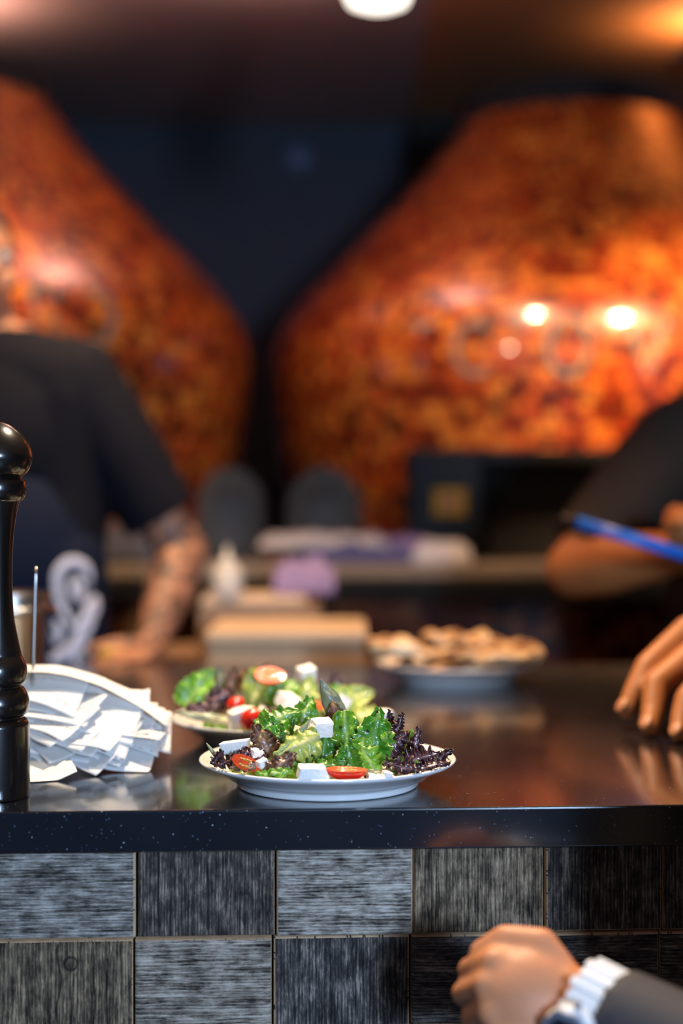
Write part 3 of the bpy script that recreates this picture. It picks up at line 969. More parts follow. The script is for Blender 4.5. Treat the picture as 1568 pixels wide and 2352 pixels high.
Zc = 3.80
cloth('kitchen_towel', X(830, Zc), Zc + .02, LEDGE + .001, .30, .14, .040, 3, M['blue_cloth'], 'dark blue folded towel at the bottom of the heap on the hearth ledge', 'towel')
cloth('kitchen_towel', X(760, Zc) - .02, Zc + .04, LEDGE + .038, .30, .12, .028, 5, M['white_cloth'], 'white folded towel lying on the dark blue one on the hearth ledge', 'towel', rz=.05)
cloth('kitchen_towel', X(890, Zc), Zc + .05, LEDGE + .036, .22, .11, .022, 8, M['purple_cloth'], 'lilac towel on top of the dark blue one on the hearth ledge', 'towel')
cloth('kitchen_towel', X(1015, Zc), Zc, LEDGE + .001, .14, .12, .046, 11, M['white_cloth'], 'crumpled white towel at the right end of the towel heap below the oven mouth', 'towel')

# ------------------------------------------------------------------ prep table behind the counter
PT = .905
pt = empty('prep_table', (-.45, 3.05, 0), 'low wooden prep table behind the counter next to the cook', 'table')
ZT0, ZT1 = 2.80, 3.60
xl, xr = X(222, 2.84), X(850, 2.95)
MB().box((xl, ZT0, PT - .05), (xr, ZT1, PT)).build('table_top', M['butcher_dark'], pt, smooth=False, bevel=.004)
for sx in (xl + .06, xr - .06):
    for sy in (ZT0 + .06, ZT1 - .06):
        MB().box((sx - .03, sy - .03, 0), (sx + .03, sy + .03, PT - .051)).build('leg', M['butcher_dark'], pt, smooth=False)
# deep wooden dough box and board
def zat(py, Z):
    return CZ - (py - HY) / F * Z


Zb = 2.86
db = empty('dough_box', (X(650, Zb), Zb + .15, PT), 'light wooden dough box with pale rim on the prep table right of the cook', 'box')
bx0, bx1 = X(478, Zb), X(838, Zb)
bt = zat(1452, Zb)
MB().box((bx0, Zb, PT + .001), (bx1, Zb + .02, bt - .016)).build('front_panel', M['butcher'], db, smooth=False, bevel=.002)
MB().box((bx0, Zb + .30, PT + .001), (bx1, Zb + .32, bt - .016)).build('back_panel', M['butcher'], db, smooth=False)
for xx in (bx0, bx1 - .02):
    MB().box((xx, Zb + .0205, PT + .001), (xx + .02, Zb + .2995, bt - .016)).build('side_panel', M['butcher'], db, smooth=False)
MB().box((bx0 - .004, Zb - .006, bt - .0155), (bx1 + .004, Zb + .326, bt)).build('lid', mat('pale_maple', (.66, .46, .27), .5, vary=.15, vscale=8), db, smooth=False, bevel=.002)
Zk = 3.25
kb = MB().box((X(455, Zk), Zk, PT + .001), (X(735, Zk), Zk + .24, zat(1392, Zk))).build('wooden_crate', M['butcher_dark'], smooth=False, bevel=.004)
tag(kb, 'low brown wooden crate behind the dough box', 'crate')
cb = MB().box((X(462, Zk), Zk + .0, zat(1392, Zk) + .001), (X(700, Zk), Zk + .20, zat(1392, Zk) + .018)).build('cutting_board', mat('bleached_board', (.62, .46, .30), .6, vary=.15, vscale=8), smooth=False, bevel=.003)
tag(cb, 'pale cutting board lying on the brown crate', 'cutting board')
zb_ = zat(1392, Zk) + .019
cloth('crumpled_cloth', X(698, 3.38), 3.36, zb_ - .0, .13, .09, .062, 21, M['purple_cloth'], 'crumpled lilac cloth ball lying on the pale cutting board', 'cloth')
yl = MB().box((X(226, 2.84), 2.84, PT + .001), (X(302, 2.84), 2.93, zat(1488, 2.84))).build('plastic_tub', M['yellow'], smooth=False, bevel=.008, bseg=3)
tag(yl, 'small yellow plastic tub by the hand of the cook', 'tub')
# squeeze bottle
Zq = 3.22
sb = empty('squeeze_bottle', (X(520, Zq), Zq, zb_), 'milky white squeeze bottle standing on the pale cutting board', 'bottle')
hb = zat(1300, Zq + .03) - zb_
sb.location = (X(518, Zq), Zq + .05, zb_)
MB().lathe([(.001, 0), (.030, .0), (.032, .006), (.032, hb * .8), (.028, hb * .95), (.018, hb)], (X(518, Zq), Zq + .05, zb_), 28).build('bottle_body', M['plastic'], sb)
MB().lathe([(.020, hb), (.020, hb + .008), (.008, hb + .016), (.0035, hb + .040), (.003, hb + .042)], (X(518, Zq), Zq + .05, zb_), 20).build('nozzle', M['plastic'], sb)
# pale towel behind the cook
cloth('draped_towel', X(280, 3.74), 3.78, LEDGE + .001, .17, .15, .075, 31, mat('blueish_cloth', (.055, .06, .085), .9, vary=.3, vscale=20), 'bluish grey towel on the hearth ledge behind the arm of the cook', 'towel')

# ------------------------------------------------------------------ plates
def plate_prof(R, H):
    """outer underside up to the rim and back down to the well"""
    rb = R * .70
    o_ = [(rb - .012, .0025), (rb - .006, 0), (rb - .001, 0), (rb + .001, .002), (rb, .0055), (rb + .003, .0072), (rb + .010, .0100), (rb + .0125, .0125), (rb + .016, .0145), (R - .012, H - .0080),
          (R - .004, H - .0050), (R - .0008, H - .0028), (R, H - .0012), (R - .0012, H), (R - .0035, H - .0001), (R - .006, H - .0014), (R - .012, H - .0034), (R - .025, H - .0078), (R - .040, H - .0135),
          (R - .050, .0075), (R * .3, .0065), (.002, .0065)]
    return o_


def plate(c, R, H, label, sx=1, sy=1):
    mb = MB()
    mb.lathe([(.002, .0026)] + plate_prof(R, H), c, 128, sx=sx, sy=sy)
    o = mb.build('plate', M['plate'], loc=c)
    tag(o, label, 'plate', 'white plates on the counter')
    return o


PZ = 1.600
PC = Vector((X(752, PZ), PZ, TOP + .0003))
PB = Vector((X(640, 1.90), 1.90, TOP + .0003))
PP = Vector((X(1048, 2.50), 2.50, TOP + .0003))
plate(PC, .1328, .0285, 'white china plate of salad nearest the front edge of the counter')
plate(PB, .1328, .0285, 'white china plate of salad standing second, behind the front one')
plate(PP, .1320, .0300, 'white china plate that carries the browned flatbread')

# ------------------------------------------------------------------ salad
def leaf(px, py, Z, lpx, wpx, ang, kind, seed, tilt=25, yaw=0, ruf=.16, freq=5, curl=.5, cup=.35, fold=0, jag=.10, narrow=.0, label=None, where='front', rough_n=34):
    """ruffled lettuce leaf; ang is the direction of its tip as seen (90 = up)"""
    rng = random.Random(seed)
    s = Z / F
    L, W = lpx * s, wpx * s * .5
    c = at(px, py, Z)
    t = radians(tilt)
    n = Vector((sin(radians(yaw)) * cos(t), -cos(radians(yaw)) * cos(t), sin(t)))
    ex = Vector((0, 0, 1)).cross(-n).normalized()
    ex = n.cross(Vector((0, 0, 1)))
    ex = -ex.normalized() if ex.length > .01 else Vector((1, 0, 0))
    ey = n.cross(ex).normalized()
    if ey.z < 0: ey = -ey
    if ex.x < 0: ex = -ex
    a = radians(ang)
    du = ex * cos(a) + ey * sin(a)
    dv = n.cross(du)
    nu, nv = rough_n, 26
    ph = [rng.uniform(0, 6.28) for _ in range(6)]
    vs, uvs, fs = [], [], []
    for i in range(nu + 1):
        u = i / nu
        wprof = (sin(pi * min(1, (u * .93 + .05)) ** (.62 + narrow)) ** .75)
        edge = 1 + jag * .5 * sin(freq * 2.3 * pi * u + ph[0]) + jag * 2.2 * noise.noise(Vector((u * freq * 2.2, seed, 7)))
        wob = 2.6 * noise.noise(Vector((u * 2.6, seed, 2))); amp = .75 + .9 * noise.noise(Vector((u * 3.1, seed, 9)))
        wl = W * wprof
        for j in range(nv + 1):
            v = j / nv * 2 - 1
            e = abs(v)
            ww = wl * (1 + (edge - 1) * e ** 4)
            side = 0 if v < 0 else 2
            r = ruf * .95 * amp * L * (e ** 2.4) * (sin(freq * pi * 1.6 * u + ph[2 + side] + wob) + .55 * sin(freq * pi * 3.3 * u + ph[3 + side]))
            r += .07 * L * noise.noise(Vector((u * 3.2, v * 2.0, seed)))
            r += .012 * L * noise.noise(Vector((u * 13, v * 9, seed)))
            x = v * ww
            # roll the blade around its long axis
            th = cup * v * 1.3
            rad = ww / max(.05, abs(cup) * 1.3) if abs(cup) > .01 else 0
            if rad:
                x = rad * sin(th); zz = rad * (1 - cos(th)) * (1 if cup > 0 else 1)
                if cup < 0: x = -x if False else rad * sin(abs(cup) * 1.3 * v); zz = -rad * (1 - cos(abs(cup) * 1.3 * v))
            else:
                zz = 0
            # extra ripple sideways so that frills bunch up
            x += ruf * .35 * L * e ** 3 * sin(freq * pi * 2.7 * u + ph[4]) * .4
            zl = zz + r
            yl = (u - .5) * L
            # bend along the length
            if abs(curl) > .01:
                R = L / curl
                aa = (u - .5) * curl
                yl2 = (R - zl) * sin(aa); zl2 = R - (R - zl) * cos(aa)
                yl, zl = yl2, zl2
            vs.append(c + du * yl + dv * x - n * zl * -1 * (-1))
            uvs.append((u, j / nv))
    for i in range(nu):
        for j in range(nv):
            q = i * (nv + 1) + j
            fs.append((q, q + 1, q + nv + 2, q + nv + 1))
    # keep every leaf above the china
    for k, p in enumerate(vs):
        if where == 'front': pc = PC
        elif where == 'back': pc = PB
        else: pc = None
        if pc is not None:
            rr_ = sqrt((p.x - pc.x) ** 2 + (p.y - pc.y) ** 2)
            zmin = TOP + (.0085 if rr_ < .078 else .0085 + (rr_ - .078) * .41)
            if rr_ < .135 and p.z < zmin:
                p.z = zmin + .0004 + .002 * (noise.noise(p * 90) + .6)
            elif rr_ >= .135 and p.z < TOP + .0315:
                p.z = TOP + .0315
    mb = MB().add(vs, fs, 0, uvs)
    o = mb.build('lettuce_leaf', LM[kind], recalc=False)
    sd = o.modifiers.new('thick', 'SOLIDIFY'); sd.thickness = .0006; sd.offset = 0
    grp = 'lettuce in the front salad' if where == 'front' else 'lettuce in the back salad'
    tag(o, label, 'lettuce leaf', grp)
    return o


FP, BP = 'front', 'back'
# fillers under the heap
rng = random.Random(77)
SEEN = {}


def where_in(a, r, h, base):
    sec = ['right', 'back right', 'back', 'back left', 'left', 'front left', 'front', 'front right'][int((a / (2 * pi) * 8 + .5)) % 8]
    ring_ = 'inmost' if r < .035 else ('midway' if r < .065 else 'outermost')
    return '%s at the %s, %s,' % ('high' if h > .035 else 'low', sec, ring_)


names = {'green': 'green', 'dark': 'deep green', 'pale': 'pale green', 'brown': 'bronze', 'purple': 'purple'}
for k in range(30):
    a = rng.uniform(0, 2 * pi); r = sqrt(rng.random()) * .082
    kind = rng.choice(['green', 'green', 'dark', 'pale', 'brown'] if cos(a) * r < .035 else ['purple', 'purple', 'dark'])
    h = .015 + .040 * (1 - (r / .1) ** 2) * rng.uniform(.5, 1)
    P = PC + Vector((cos(a) * r * 1.05, sin(a) * r, h))
    s = F / P.y
    leaf(CX + P.x * s, HY + (CZ - P.z) * s, P.y, rng.uniform(75, 105), rng.uniform(60, 85), rng.uniform(0, 360), kind, 100 + k, tilt=rng.uniform(20, 70), yaw=rng.uniform(-50, 50),
         ruf=.11, freq=4, curl=.9, cup=.3, label='%s leaf tucked %s of the front salad' % (names[kind], where_in(a, r, h, 0)), where=FP, rough_n=26)
for k in range(24):
    a = rng.uniform(0, 2 * pi); r = sqrt(rng.random()) * .090
    kind = rng.choice(['green', 'pale', 'dark', 'brown', 'purple', 'pale'])
    h = .015 + .040 * (1 - (r / .105) ** 2) * rng.uniform(.5, 1)
    P = PB + Vector((cos(a) * r * 1.1, sin(a) * r, h))
    s = F / P.y
    leaf(CX + P.x * s, HY + (CZ - P.z) * s, P.y, rng.uniform(70, 95), rng.uniform(55, 75), rng.uniform(0, 360), kind, 200 + k, tilt=rng.uniform(20, 70), yaw=rng.uniform(-50, 50),
         ruf=.11, freq=4, curl=.9, cup=.3, label='%s leaf tucked %s of the second salad' % (names[kind], where_in(a, r, h, 0)), where=BP, rough_n=22)

# front salad, leaves that can be told apart: (px,py,Z,len,wid,angle,kind,opts,label)
front = [
    (640, 1650, 1.575, 112, 88, 25, 'green', dict(tilt=38, ruf=.13, freq=4, curl=.7, cup=.5), 'bright green frilly leaf at the upper left of the front salad'),
    (612, 1672, 1.555, 62, 46, 215, 'dark', dict(tilt=30, ruf=.2, freq=4, curl=.6), 'small curled green leaf tip hanging left below the bright frilly one in the front salad'),
    (702, 1632, 1.600, 78, 70, 70, 'green', dict(tilt=30, ruf=.16, freq=5), 'green frilly leaf behind the middle cheese cube of the front salad'),
    (694, 1676, 1.525, 66, 20, 55, 'stalk', dict(tilt=20, ruf=.03, freq=2, jag=.02, curl=.3, cup=.9), 'pale green stalk pointing at the middle cheese cube of the front salad'),
    (760, 1604, 1.600, 100, 66, 116, 'grey', dict(tilt=12, yaw=10, ruf=.05, freq=2, curl=.35, cup=1.0, jag=.03, narrow=-.1), 'grey green leaf with pink rib standing highest in the front salad'),
    (795, 1688, 1.545, 118, 66, 275, 'green', dict(tilt=20, ruf=.06, freq=3, curl=.4, cup=.5, jag=.05), 'smooth light green leaf with pale rib running down right of the middle cheese cube'),
    (860, 1688, 1.540, 128, 96, 80, 'dark', dict(tilt=22, ruf=.13, freq=6, curl=.4, cup=-.3, jag=.12), 'large wet deep green frilled leaf in the right half of the front salad'),
    (682, 1712, 1.510, 116, 84, 205, 'pale', dict(tilt=34, ruf=.10, freq=4, curl=.55, cup=.5, jag=.10), 'pale yellow green leaf arching at the centre front of the salad'),
    (700, 1745, 1.525, 70, 48, 60, 'green', dict(tilt=18, ruf=.1, freq=3, curl=.5), 'green leaf below the pale arching one in the front salad'),
    (742, 1728, 1.530, 82, 68, 260, 'dark', dict(tilt=15, ruf=.14, freq=5, curl=.5, cup=.4), 'folded green leaf directly below the middle cheese cube'),
    (800, 1738, 1.515, 74, 66, 95, 'dark', dict(tilt=20, ruf=.18, freq=5, curl=.8, cup=-.5), 'wet cupped deep green leaf above the cut tomato at the plate front'),
    (850, 1752, 1.520, 84, 70, 300, 'green', dict(tilt=22, ruf=.19, freq=5, curl=.6), 'ruffled green leaf right of the cut tomato in the front salad'),
    (760, 1756, 1.508, 92, 44, 10, 'dark', dict(tilt=25, ruf=.16, freq=5, curl=.4), 'flat green leaf lying behind the big front cheese piece'),
    (645, 1773, 1.486, 58, 32, 12, 'green', dict(tilt=40, ruf=.12, freq=4, curl=.7), 'small green leaf at the rim left of the front cheese piece'),
    (606, 1778, 1.490, 42, 22, 170, 'green', dict(tilt=30, ruf=.16, freq=4, curl=.5), 'tiny green leaf scrap between tomato wedge and rim'),
    (646, 1755, 1.494, 92, 62, 40, 'brown', dict(tilt=25, ruf=.12, freq=4, curl=.8, cup=.6), 'bronze blistered leaf at the lower left of the front salad'),
    (603, 1700, 1.545, 84, 66, 120, 'brown', dict(tilt=20, ruf=.2, freq=5, curl=.6), 'translucent bronze frilly leaf at the left of the front salad'),
    (580, 1732, 1.525, 66, 40, 160, 'purple', dict(tilt=20, ruf=.2, freq=5, curl=.6), 'purple brown leaf below the left cheese cube'),
    (525, 1748, 1.520, 72, 34, 200, 'purple', dict(tilt=28, ruf=.3, freq=6, curl=.5, jag=.3), 'dark ragged purple leaf at the far left of the front plate'),
    (502, 1738, 1.535, 46, 26, 60, 'purple', dict(tilt=20, ruf=.35, freq=6, curl=.4, jag=.3), 'tiny purple frill above the ragged purple leaf at the far left'),
    (489, 1727, 1.545, 52, 15, 128, 'stalk', dict(tilt=20, ruf=.01, freq=1, jag=.0, curl=.15, cup=1.2), 'translucent pale stalk end leaning over the left rim of the front plate'),
    (556, 1760, 1.500, 60, 26, 185, 'brown', dict(tilt=30, ruf=.12, freq=4), 'flat bronze leaf lying left of the tomato wedge'),
    (915, 1668, 1.565, 66, 28, 72, 'purple', dict(tilt=5, ruf=.30, freq=6, curl=.3, jag=.35), 'upright purple frill standing right of the large wet green leaf'),
    (897, 1655, 1.590, 52, 22, 100, 'purple', dict(tilt=5, ruf=.25, freq=5, curl=.3, jag=.3), 'thin purple tip behind the large wet green leaf'),
    (908, 1705, 1.545, 76, 62, 40, 'purple', dict(tilt=15, ruf=.28, freq=6, curl=.5, jag=.25), 'dark purple curly leaf right beside the large wet green leaf'),
    (953, 1712, 1.545, 84, 44, 78, 'purple', dict(tilt=8, ruf=.26, freq=5, curl=.5, jag=.3, cup=.8), 'tall purple leaf spike at the right of the front salad'),
    (968, 1740, 1.535, 84, 60, 15, 'purple', dict(tilt=18, ruf=.26, freq=6, curl=.5, jag=.25), 'wide purple curly leaf below the tall spike'),
    (1008, 1742, 1.545, 74, 36, 32, 'purple', dict(tilt=12, ruf=.30, freq=6, curl=.4, jag=.35), 'ragged purple leaf reaching the right rim of the front plate'),
    (1000, 1757, 1.525, 72, 34, 15, 'purple', dict(tilt=35, ruf=.22, freq=6, curl=.4, jag=.3), 'low purple leaf lying along the right rim'),
    (925, 1762, 1.505, 86, 46, 165, 'purple', dict(tilt=25, ruf=.28, freq=6, curl=.5, jag=.25), 'purple curly leaf at the lower right front of the salad'),
    (938, 1700, 1.575, 56, 30, 70, 'green', dict(tilt=10, ruf=.1, freq=3, curl=.7), 'green leaf bit peeping out between the purple leaves'),
    (890, 1693, 1.535, 34, 30, 20, 'green', dict(tilt=15, ruf=.12, freq=3, curl=.8, cup=.8), 'small round green lobe at the right edge of the large wet leaf'),
    (955, 1762, 1.512, 30, 14, 250, 'green', dict(tilt=20, ruf=.1, freq=3, curl=.7), 'tiny green scrap among the low purple leaves'),
    (862, 1775, 1.493, 52, 22, 160, 'stalk', dict(tilt=35, ruf=.05, freq=2, curl=.4, jag=.02), 'pale stalk piece at the rim right of the cut tomato'),
    (735, 1760, 1.500, 76, 36, 190, 'green', dict(tilt=30, ruf=.2, freq=5, curl=.6), 'crinkled green leaf edge just above the front cheese piece'),
    (770, 1640, 1.590, 60, 50, 100, 'brown', dict(tilt=15, ruf=.06, freq=2, curl=.5), 'bronze leaf base behind the grey green leaf'),
    (655, 1690, 1.560, 70, 50, 10, 'dark', dict(tilt=30, ruf=.15, freq=4, curl=.7), 'deep green leaf under the bright frilly one at the left'),
    (830, 1722, 1.53, 70, 50, 260, 'green', dict(tilt=25, ruf=.15, freq=5, curl=.7), 'green leaf fold between the light rib leaf and the large wet leaf'),
]
for i, (px, py, Z, l, w_, a, kd, kw, lab) in enumerate(front):
    leaf(px, py, Z, l, w_, a, kd, 300 + i, label=lab, where=FP, rough_n=44, **kw)

back = [
    (455, 1580, 1.88, 112, 84, 55, 'green', dict(tilt=22, ruf=.06, freq=4, curl=.4, cup=-.4, jag=.05), 'large bright green leaf at the left end of the second salad'),
    (470, 1645, 1.81, 140, 34, 172, 'stalk', dict(tilt=30, ruf=.03, freq=2, curl=.25, cup=1.0, jag=.02), 'long pale green stalk lying along the left rim of the second plate'),
    (507, 1567, 1.90, 84, 34, 100, 'grey', dict(tilt=10, ruf=.1, freq=3, curl=.5, cup=.9), 'grey green folded leaf beside the large bright green one in the second salad'),
    (528, 1575, 1.88, 100, 40, 80, 'brown', dict(tilt=10, ruf=.12, freq=3, curl=.4, cup=.9), 'pinkish brown twisted leaf in the second salad'),
    (503, 1600, 1.86, 70, 50, 30, 'purple', dict(tilt=20, ruf=.2, freq=5), 'dark purple leaf above the long stalk in the second salad'),
    (465, 1625, 1.84, 80, 36, 10, 'purple', dict(tilt=25, ruf=.16, freq=4), 'dark purple leaf under the large bright green one'),
    (545, 1645, 1.83, 80, 40, 170, 'brown', dict(tilt=30, ruf=.15, freq=4), 'bronze leaf under the cheese in the second salad'),
    (560, 1560, 1.92, 60, 50, 100, 'brown', dict(tilt=15, ruf=.2, freq=5), 'bronze frilly leaf behind in the second salad'),
    (588, 1590, 1.88, 105, 76, 250, 'pale', dict(tilt=18, ruf=.07, freq=3, curl=.5, cup=-.4, jag=.04), 'pale yellow green leaf below the cut tomato of the second salad'),
    (655, 1592, 1.87, 86, 90, 60, 'green', dict(tilt=35, ruf=.06, freq=3, curl=.6, cup=-.3), 'mid green leaf at the centre of the second salad'),
    (706, 1594, 1.87, 96, 66, 80, 'pale', dict(tilt=20, ruf=.07, freq=3, curl=.5), 'pale green leaf below the top cheese cube of the second salad'),
    (775, 1590, 1.90, 86, 56, 160, 'green', dict(tilt=25, ruf=.08, freq=3, curl=.7, cup=.7), 'bright green folded leaf at the right of the second salad'),
    (815, 1603, 1.90, 96, 72, 20, 'pale', dict(tilt=30, ruf=.06, freq=4, curl=.5, cup=-.3, jag=.07), 'pale yellow leaf spreading to the right end of the second salad'),
    (592, 1531, 1.93, 70, 14, 25, 'brown', dict(tilt=10, ruf=.02, freq=1, curl=1.3, cup=.9, jag=0), 'thin arched brown stalk behind the cut tomato of the second salad'),
    (850, 1640, 1.87, 70, 50, 10, 'pale', dict(tilt=35, ruf=.12, freq=4), 'pale lettuce edge at the right rim of the second plate'),
    (770, 1565, 1.94, 50, 36, 90, 'purple', dict(tilt=10, ruf=.2, freq=4), 'purple tip behind the grey green leaf at the back salad'),
    (600, 1650, 1.80, 70, 40, 200, 'brown', dict(tilt=30, ruf=.15, freq=4), 'bronze leaf at the front rim of the second plate'),
]
for i, (px, py, Z, l, w_, a, kd, kw, lab) in enumerate(back):
    leaf(px, py, Z, l, w_, a, kd, 500 + i, label=lab, where=BP, **kw)


def basis(yaw, pitch, roll):
    return Matrix.Rotation(radians(yaw), 3, 'Z') @ Matrix.Rotation(radians(pitch), 3, 'X') @ Matrix.Rotation(radians(roll), 3, 'Y')


def cheese(px, py, Z, wp, hp, dp, rot, seed, label, where, name='cheese_cube', cr=.14):
    s = Z / F
    w_, h_, d_ = wp * s * .46, hp * s * .43, dp * s * .45
    bm = bmesh.new()
    bmesh.ops.create_cube(bm, size=2)
    bmesh.ops.bevel(bm, geom=bm.edges[:], offset=.07, segments=2, profile=.6, affect='EDGES')
    bmesh.ops.subdivide_edges(bm, edges=[e for e in bm.edges if e.calc_length() > .5], cuts=14, use_grid_fill=True)
    R = basis(*rot); c = at(px, py, Z)
    rg = random.Random(seed)
    tp = rg.uniform(-.2, .2), rg.uniform(-.2, .2); sk = rg.uniform(-.18, .18)
    vs = []
    for v in bm.verts:
        p = v.co.copy()
        p.x = p.x * (1 + tp[0] * p.z) + sk * p.z; p.z += p.x * tp[1] * .8; p.y *= 1 + tp[1] * p.z
        n = v.normal if v.normal.length else p.normalized()
        k = noise.noise(p * 2.3 + Vector((seed, 0, 0))) * cr + noise.noise(p * 6 + Vector((seed, 3, 0))) * cr * .45
        # fine horizontal layering
        k += .018 * noise.noise(Vector((p.x * 1.5, p.y * 1.5, p.z * 9 + seed)))
        p += p.normalized() * k
        vs.append(c + R @ Vector((p.x * w_, p.y * d_, p.z * h_)))
    bm.verts.index_update()
    fs = [[v.index for v in f.verts] for f in bm.faces]
    bm.free()
    o = MB().add(vs, fs).build(name, M['cheese'])
    tag(o, label, 'cheese', 'cheese in the %s salad' % where)


cheese(736, 1672, 1.535, 54, 42, 50, (14, 8, 4), 1, 'white cheese cube at the very centre of the front salad', 'front')
cheese(543, 1722, 1.545, 60, 48, 54, (-6, -3, -2), 2, 'large square white cheese block at the left of the front plate', 'front', cr=.03)
cheese(717, 1773, 1.482, 72, 32, 46, (8, 6, 2), 3, 'broad white cheese piece resting at the front rim', 'front', cr=.09)
cheese(866, 1785, 1.486, 46, 14, 22, (12, 0, 6), 4, 'crumbled white cheese right of the cut tomato at the rim', 'front', cr=.3)
cheese(887, 1781, 1.487, 20, 20, 20, (30, 10, 15), 5, 'tiny white cheese crumb standing at the rim before the purple leaves', 'front', cr=.3)
cheese(588, 1730, 1.525, 24, 20, 20, (30, 20, 10), 6, 'small white cheese crumb right of the large square block', 'front', cr=.3)
cheese(602, 1752, 1.505, 26, 18, 20, (40, 10, -25), 7, 'white cheese chip half hidden by the bronze leaf', 'front', cr=.1)
cheese(702, 1549, 1.90, 40, 38, 40, (25, 12, -10), 11, 'white cheese cube on top of the second salad', 'back')
cheese(660, 1609, 1.84, 46, 32, 40, (35, 20, 14), 12, 'cream white cheese cube in the middle of the second salad', 'back')
cheese(545, 1650, 1.795, 42, 44, 40, (20, 5, -14), 13, 'cheese cube between the two round tomatoes of the second salad', 'back')
cheese(568, 1634, 1.83, 34, 20, 30, (10, 5, 5), 14, 'small cheese slab behind the round tomato of the second salad', 'back')
cheese(788, 1612, 1.86, 26, 30, 26, (30, 10, 25), 15, 'little cheese cube behind the grey green leaf', 'back')
cheese(886, 1640, 1.86, 30, 20, 26, (30, 10, 5), 16, 'small cheese bit at the right rim of the second plate', 'back')


def tomato(px, py, Z, lp, wp, rot, seed, label, where, wedge=False, cut=True, deep=.9):
    """halved grape tomato: skin, cut flesh, seed pockets; local z = cut face normal"""
    s = Z / F
    a, b = lp * s / 2, wp * s / 2
    c = at(px, py, Z); R = basis(*rot)
    root = empty('cherry_tomato', c, label, 'tomato', 'tomatoes in the %s salad' % where)
    n1, n2 = 40, 12
    def put(p): return c + R @ p
    vs, fs = [], []
    for j in range(n2 + 1):
        ph = (pi / 2) * j / n2
        for k in range(n1):
            t = 2 * pi * k / n1
            r = cos(ph)
            p = Vector((a * r * cos(t), b * r * sin(t) * (1 - .10 * cos(t)), -b * deep * sin(ph)))
            vs.append(put(p))
    for j in range(n2):
        for k in range(n1):
            q, q2 = j * n1 + k, j * n1 + (k + 1) % n1
            fs.append((q, q2, q2 + n1, q + n1))
    MB().add(vs, fs).build('tomato_skin', M['tom_skin'], root)
    vs, fs = [], []
    m = 10
    for j in range(m + 1):
        q = 1 - j / m
        for k in range(n1):
            t = 2 * pi * k / n1
            x, y = a * q * cos(t) * .995, b * q * sin(t) * (1 - .10 * cos(t)) * .995
            # pockets sunk into the flesh
            h = 0
            for sy in (-1, 1):
                d = ((x / (a * .62)) ** 2 + ((y - sy * b * .42) / (b * .30)) ** 2)
                if d < 1: h -= .10 * b * (1 - d)
            h += .02 * b * noise.noise(Vector((x * 400, y * 400, seed)))
            vs.append(put(Vector((x, y, h + .0002 + .04 * b * (1 - q)))))
    for j in range(m):
        for k in range(n1):
            q, q2 = j * n1 + k, j * n1 + (k + 1) % n1
            fs.append((q, q2, q2 + n1, q + n1))
    fl = MB().add(vs, fs).build('tomato_flesh', M['tom_flesh'], root)
    rg = random.Random(seed)
    gel = MB(); sd = MB()
    for sy in (-1, 1):
        gel.ball(put(Vector((0, sy * b * .42, -.02 * b))), 1, (a * .52, b * .22, b * .09), 20, 10, rot=R)
        for q in range(5):
            sd.ball(put(Vector((a * .42 * (q / 2 - 1) + rg.uniform(-.03, .03) * a, sy * b * .42 + rg.uniform(-.07, .07) * b, b * .07))), 1, (a * .085, b * .075, b * .04), 10, 6, rot=R)
    gel.build('seed_gel', M['tom_gel'], fl)
    sd.build('seeds', M['tom_seed'], fl)
    return root


tomato(796, 1767, 1.487, 96, 60, (3, 3, 2), 1, 'halved red cherry tomato lying cut side up at the front rim', 'front', deep=.85)
tomato(566, 1753, 1.500, 80, 36, (-14, 58, 46), 2, 'red tomato wedge with seeds showing at the left front of the plate', 'front', deep=.6)
tomato(803, 1660, 1.570, 50, 42, (20, 20, 50), 3, 'orange red tomato piece behind the light rib leaf of the front salad', 'front')
tomato(962, 1730, 1.565, 40, 36, (60, 30, 20), 4, 'tomato piece peeping out behind the purple leaves at the right', 'front')
tomato(583, 1727, 1.545, 34, 30, (10, 60, 20), 5, 'bit of tomato behind the cheese crumb at the left of the front salad', 'front')
tomato(621, 1550, 1.87, 72, 50, (-8, 38, 6), 6, 'halved tomato with cut face showing on top of the second salad', 'back', deep=.8)
tomato(541, 1617, 1.86, 44, 34, (10, 200, 10), 7, 'small orange tomato half beside the purple leaves of the second salad', 'back')
tomato(580, 1653, 1.785, 58, 54, (20, 215, 30), 8, 'round red tomato half at the front of the second salad', 'back', deep=1.0)
tomato(735, 1618, 1.86, 36, 26, (40, 30, 10), 9, 'tomato sliver left of the grey green leaf in the second salad', 'back')

# ------------------------------------------------------------------ flatbread
def bread_mat():
    m = mat('toasted_flatbread', (.7, .5, .3), .75, bump=.8, bscale=120)
    nt = m.node_tree; b = nt.nodes['Principled BSDF']
    tc = N(nt, 'ShaderNodeTexCoord')
    n = N(nt, 'ShaderNodeTexNoise'); n.inputs['Scale'].default_value = 17; n.inputs['Detail'].default_value = 4; n.inputs['Roughness'].default_value = .6
    nt.links.new(tc.outputs['Object'], n.inputs['Vector'])
    r = ramp(nt, [(.34, (.035, .018, .01)), (.41, (.22, .10, .04)), (.48, (.58, .38, .19)), (.58, (.84, .66, .42)), (.75, (.88, .76, .54))])
    nt.links.new(n.outputs['Fac'], r.inputs[0]); nt.links.new(r.outputs[0], b.inputs['Base Color'])
    return m


M['bread'] = bread_mat()


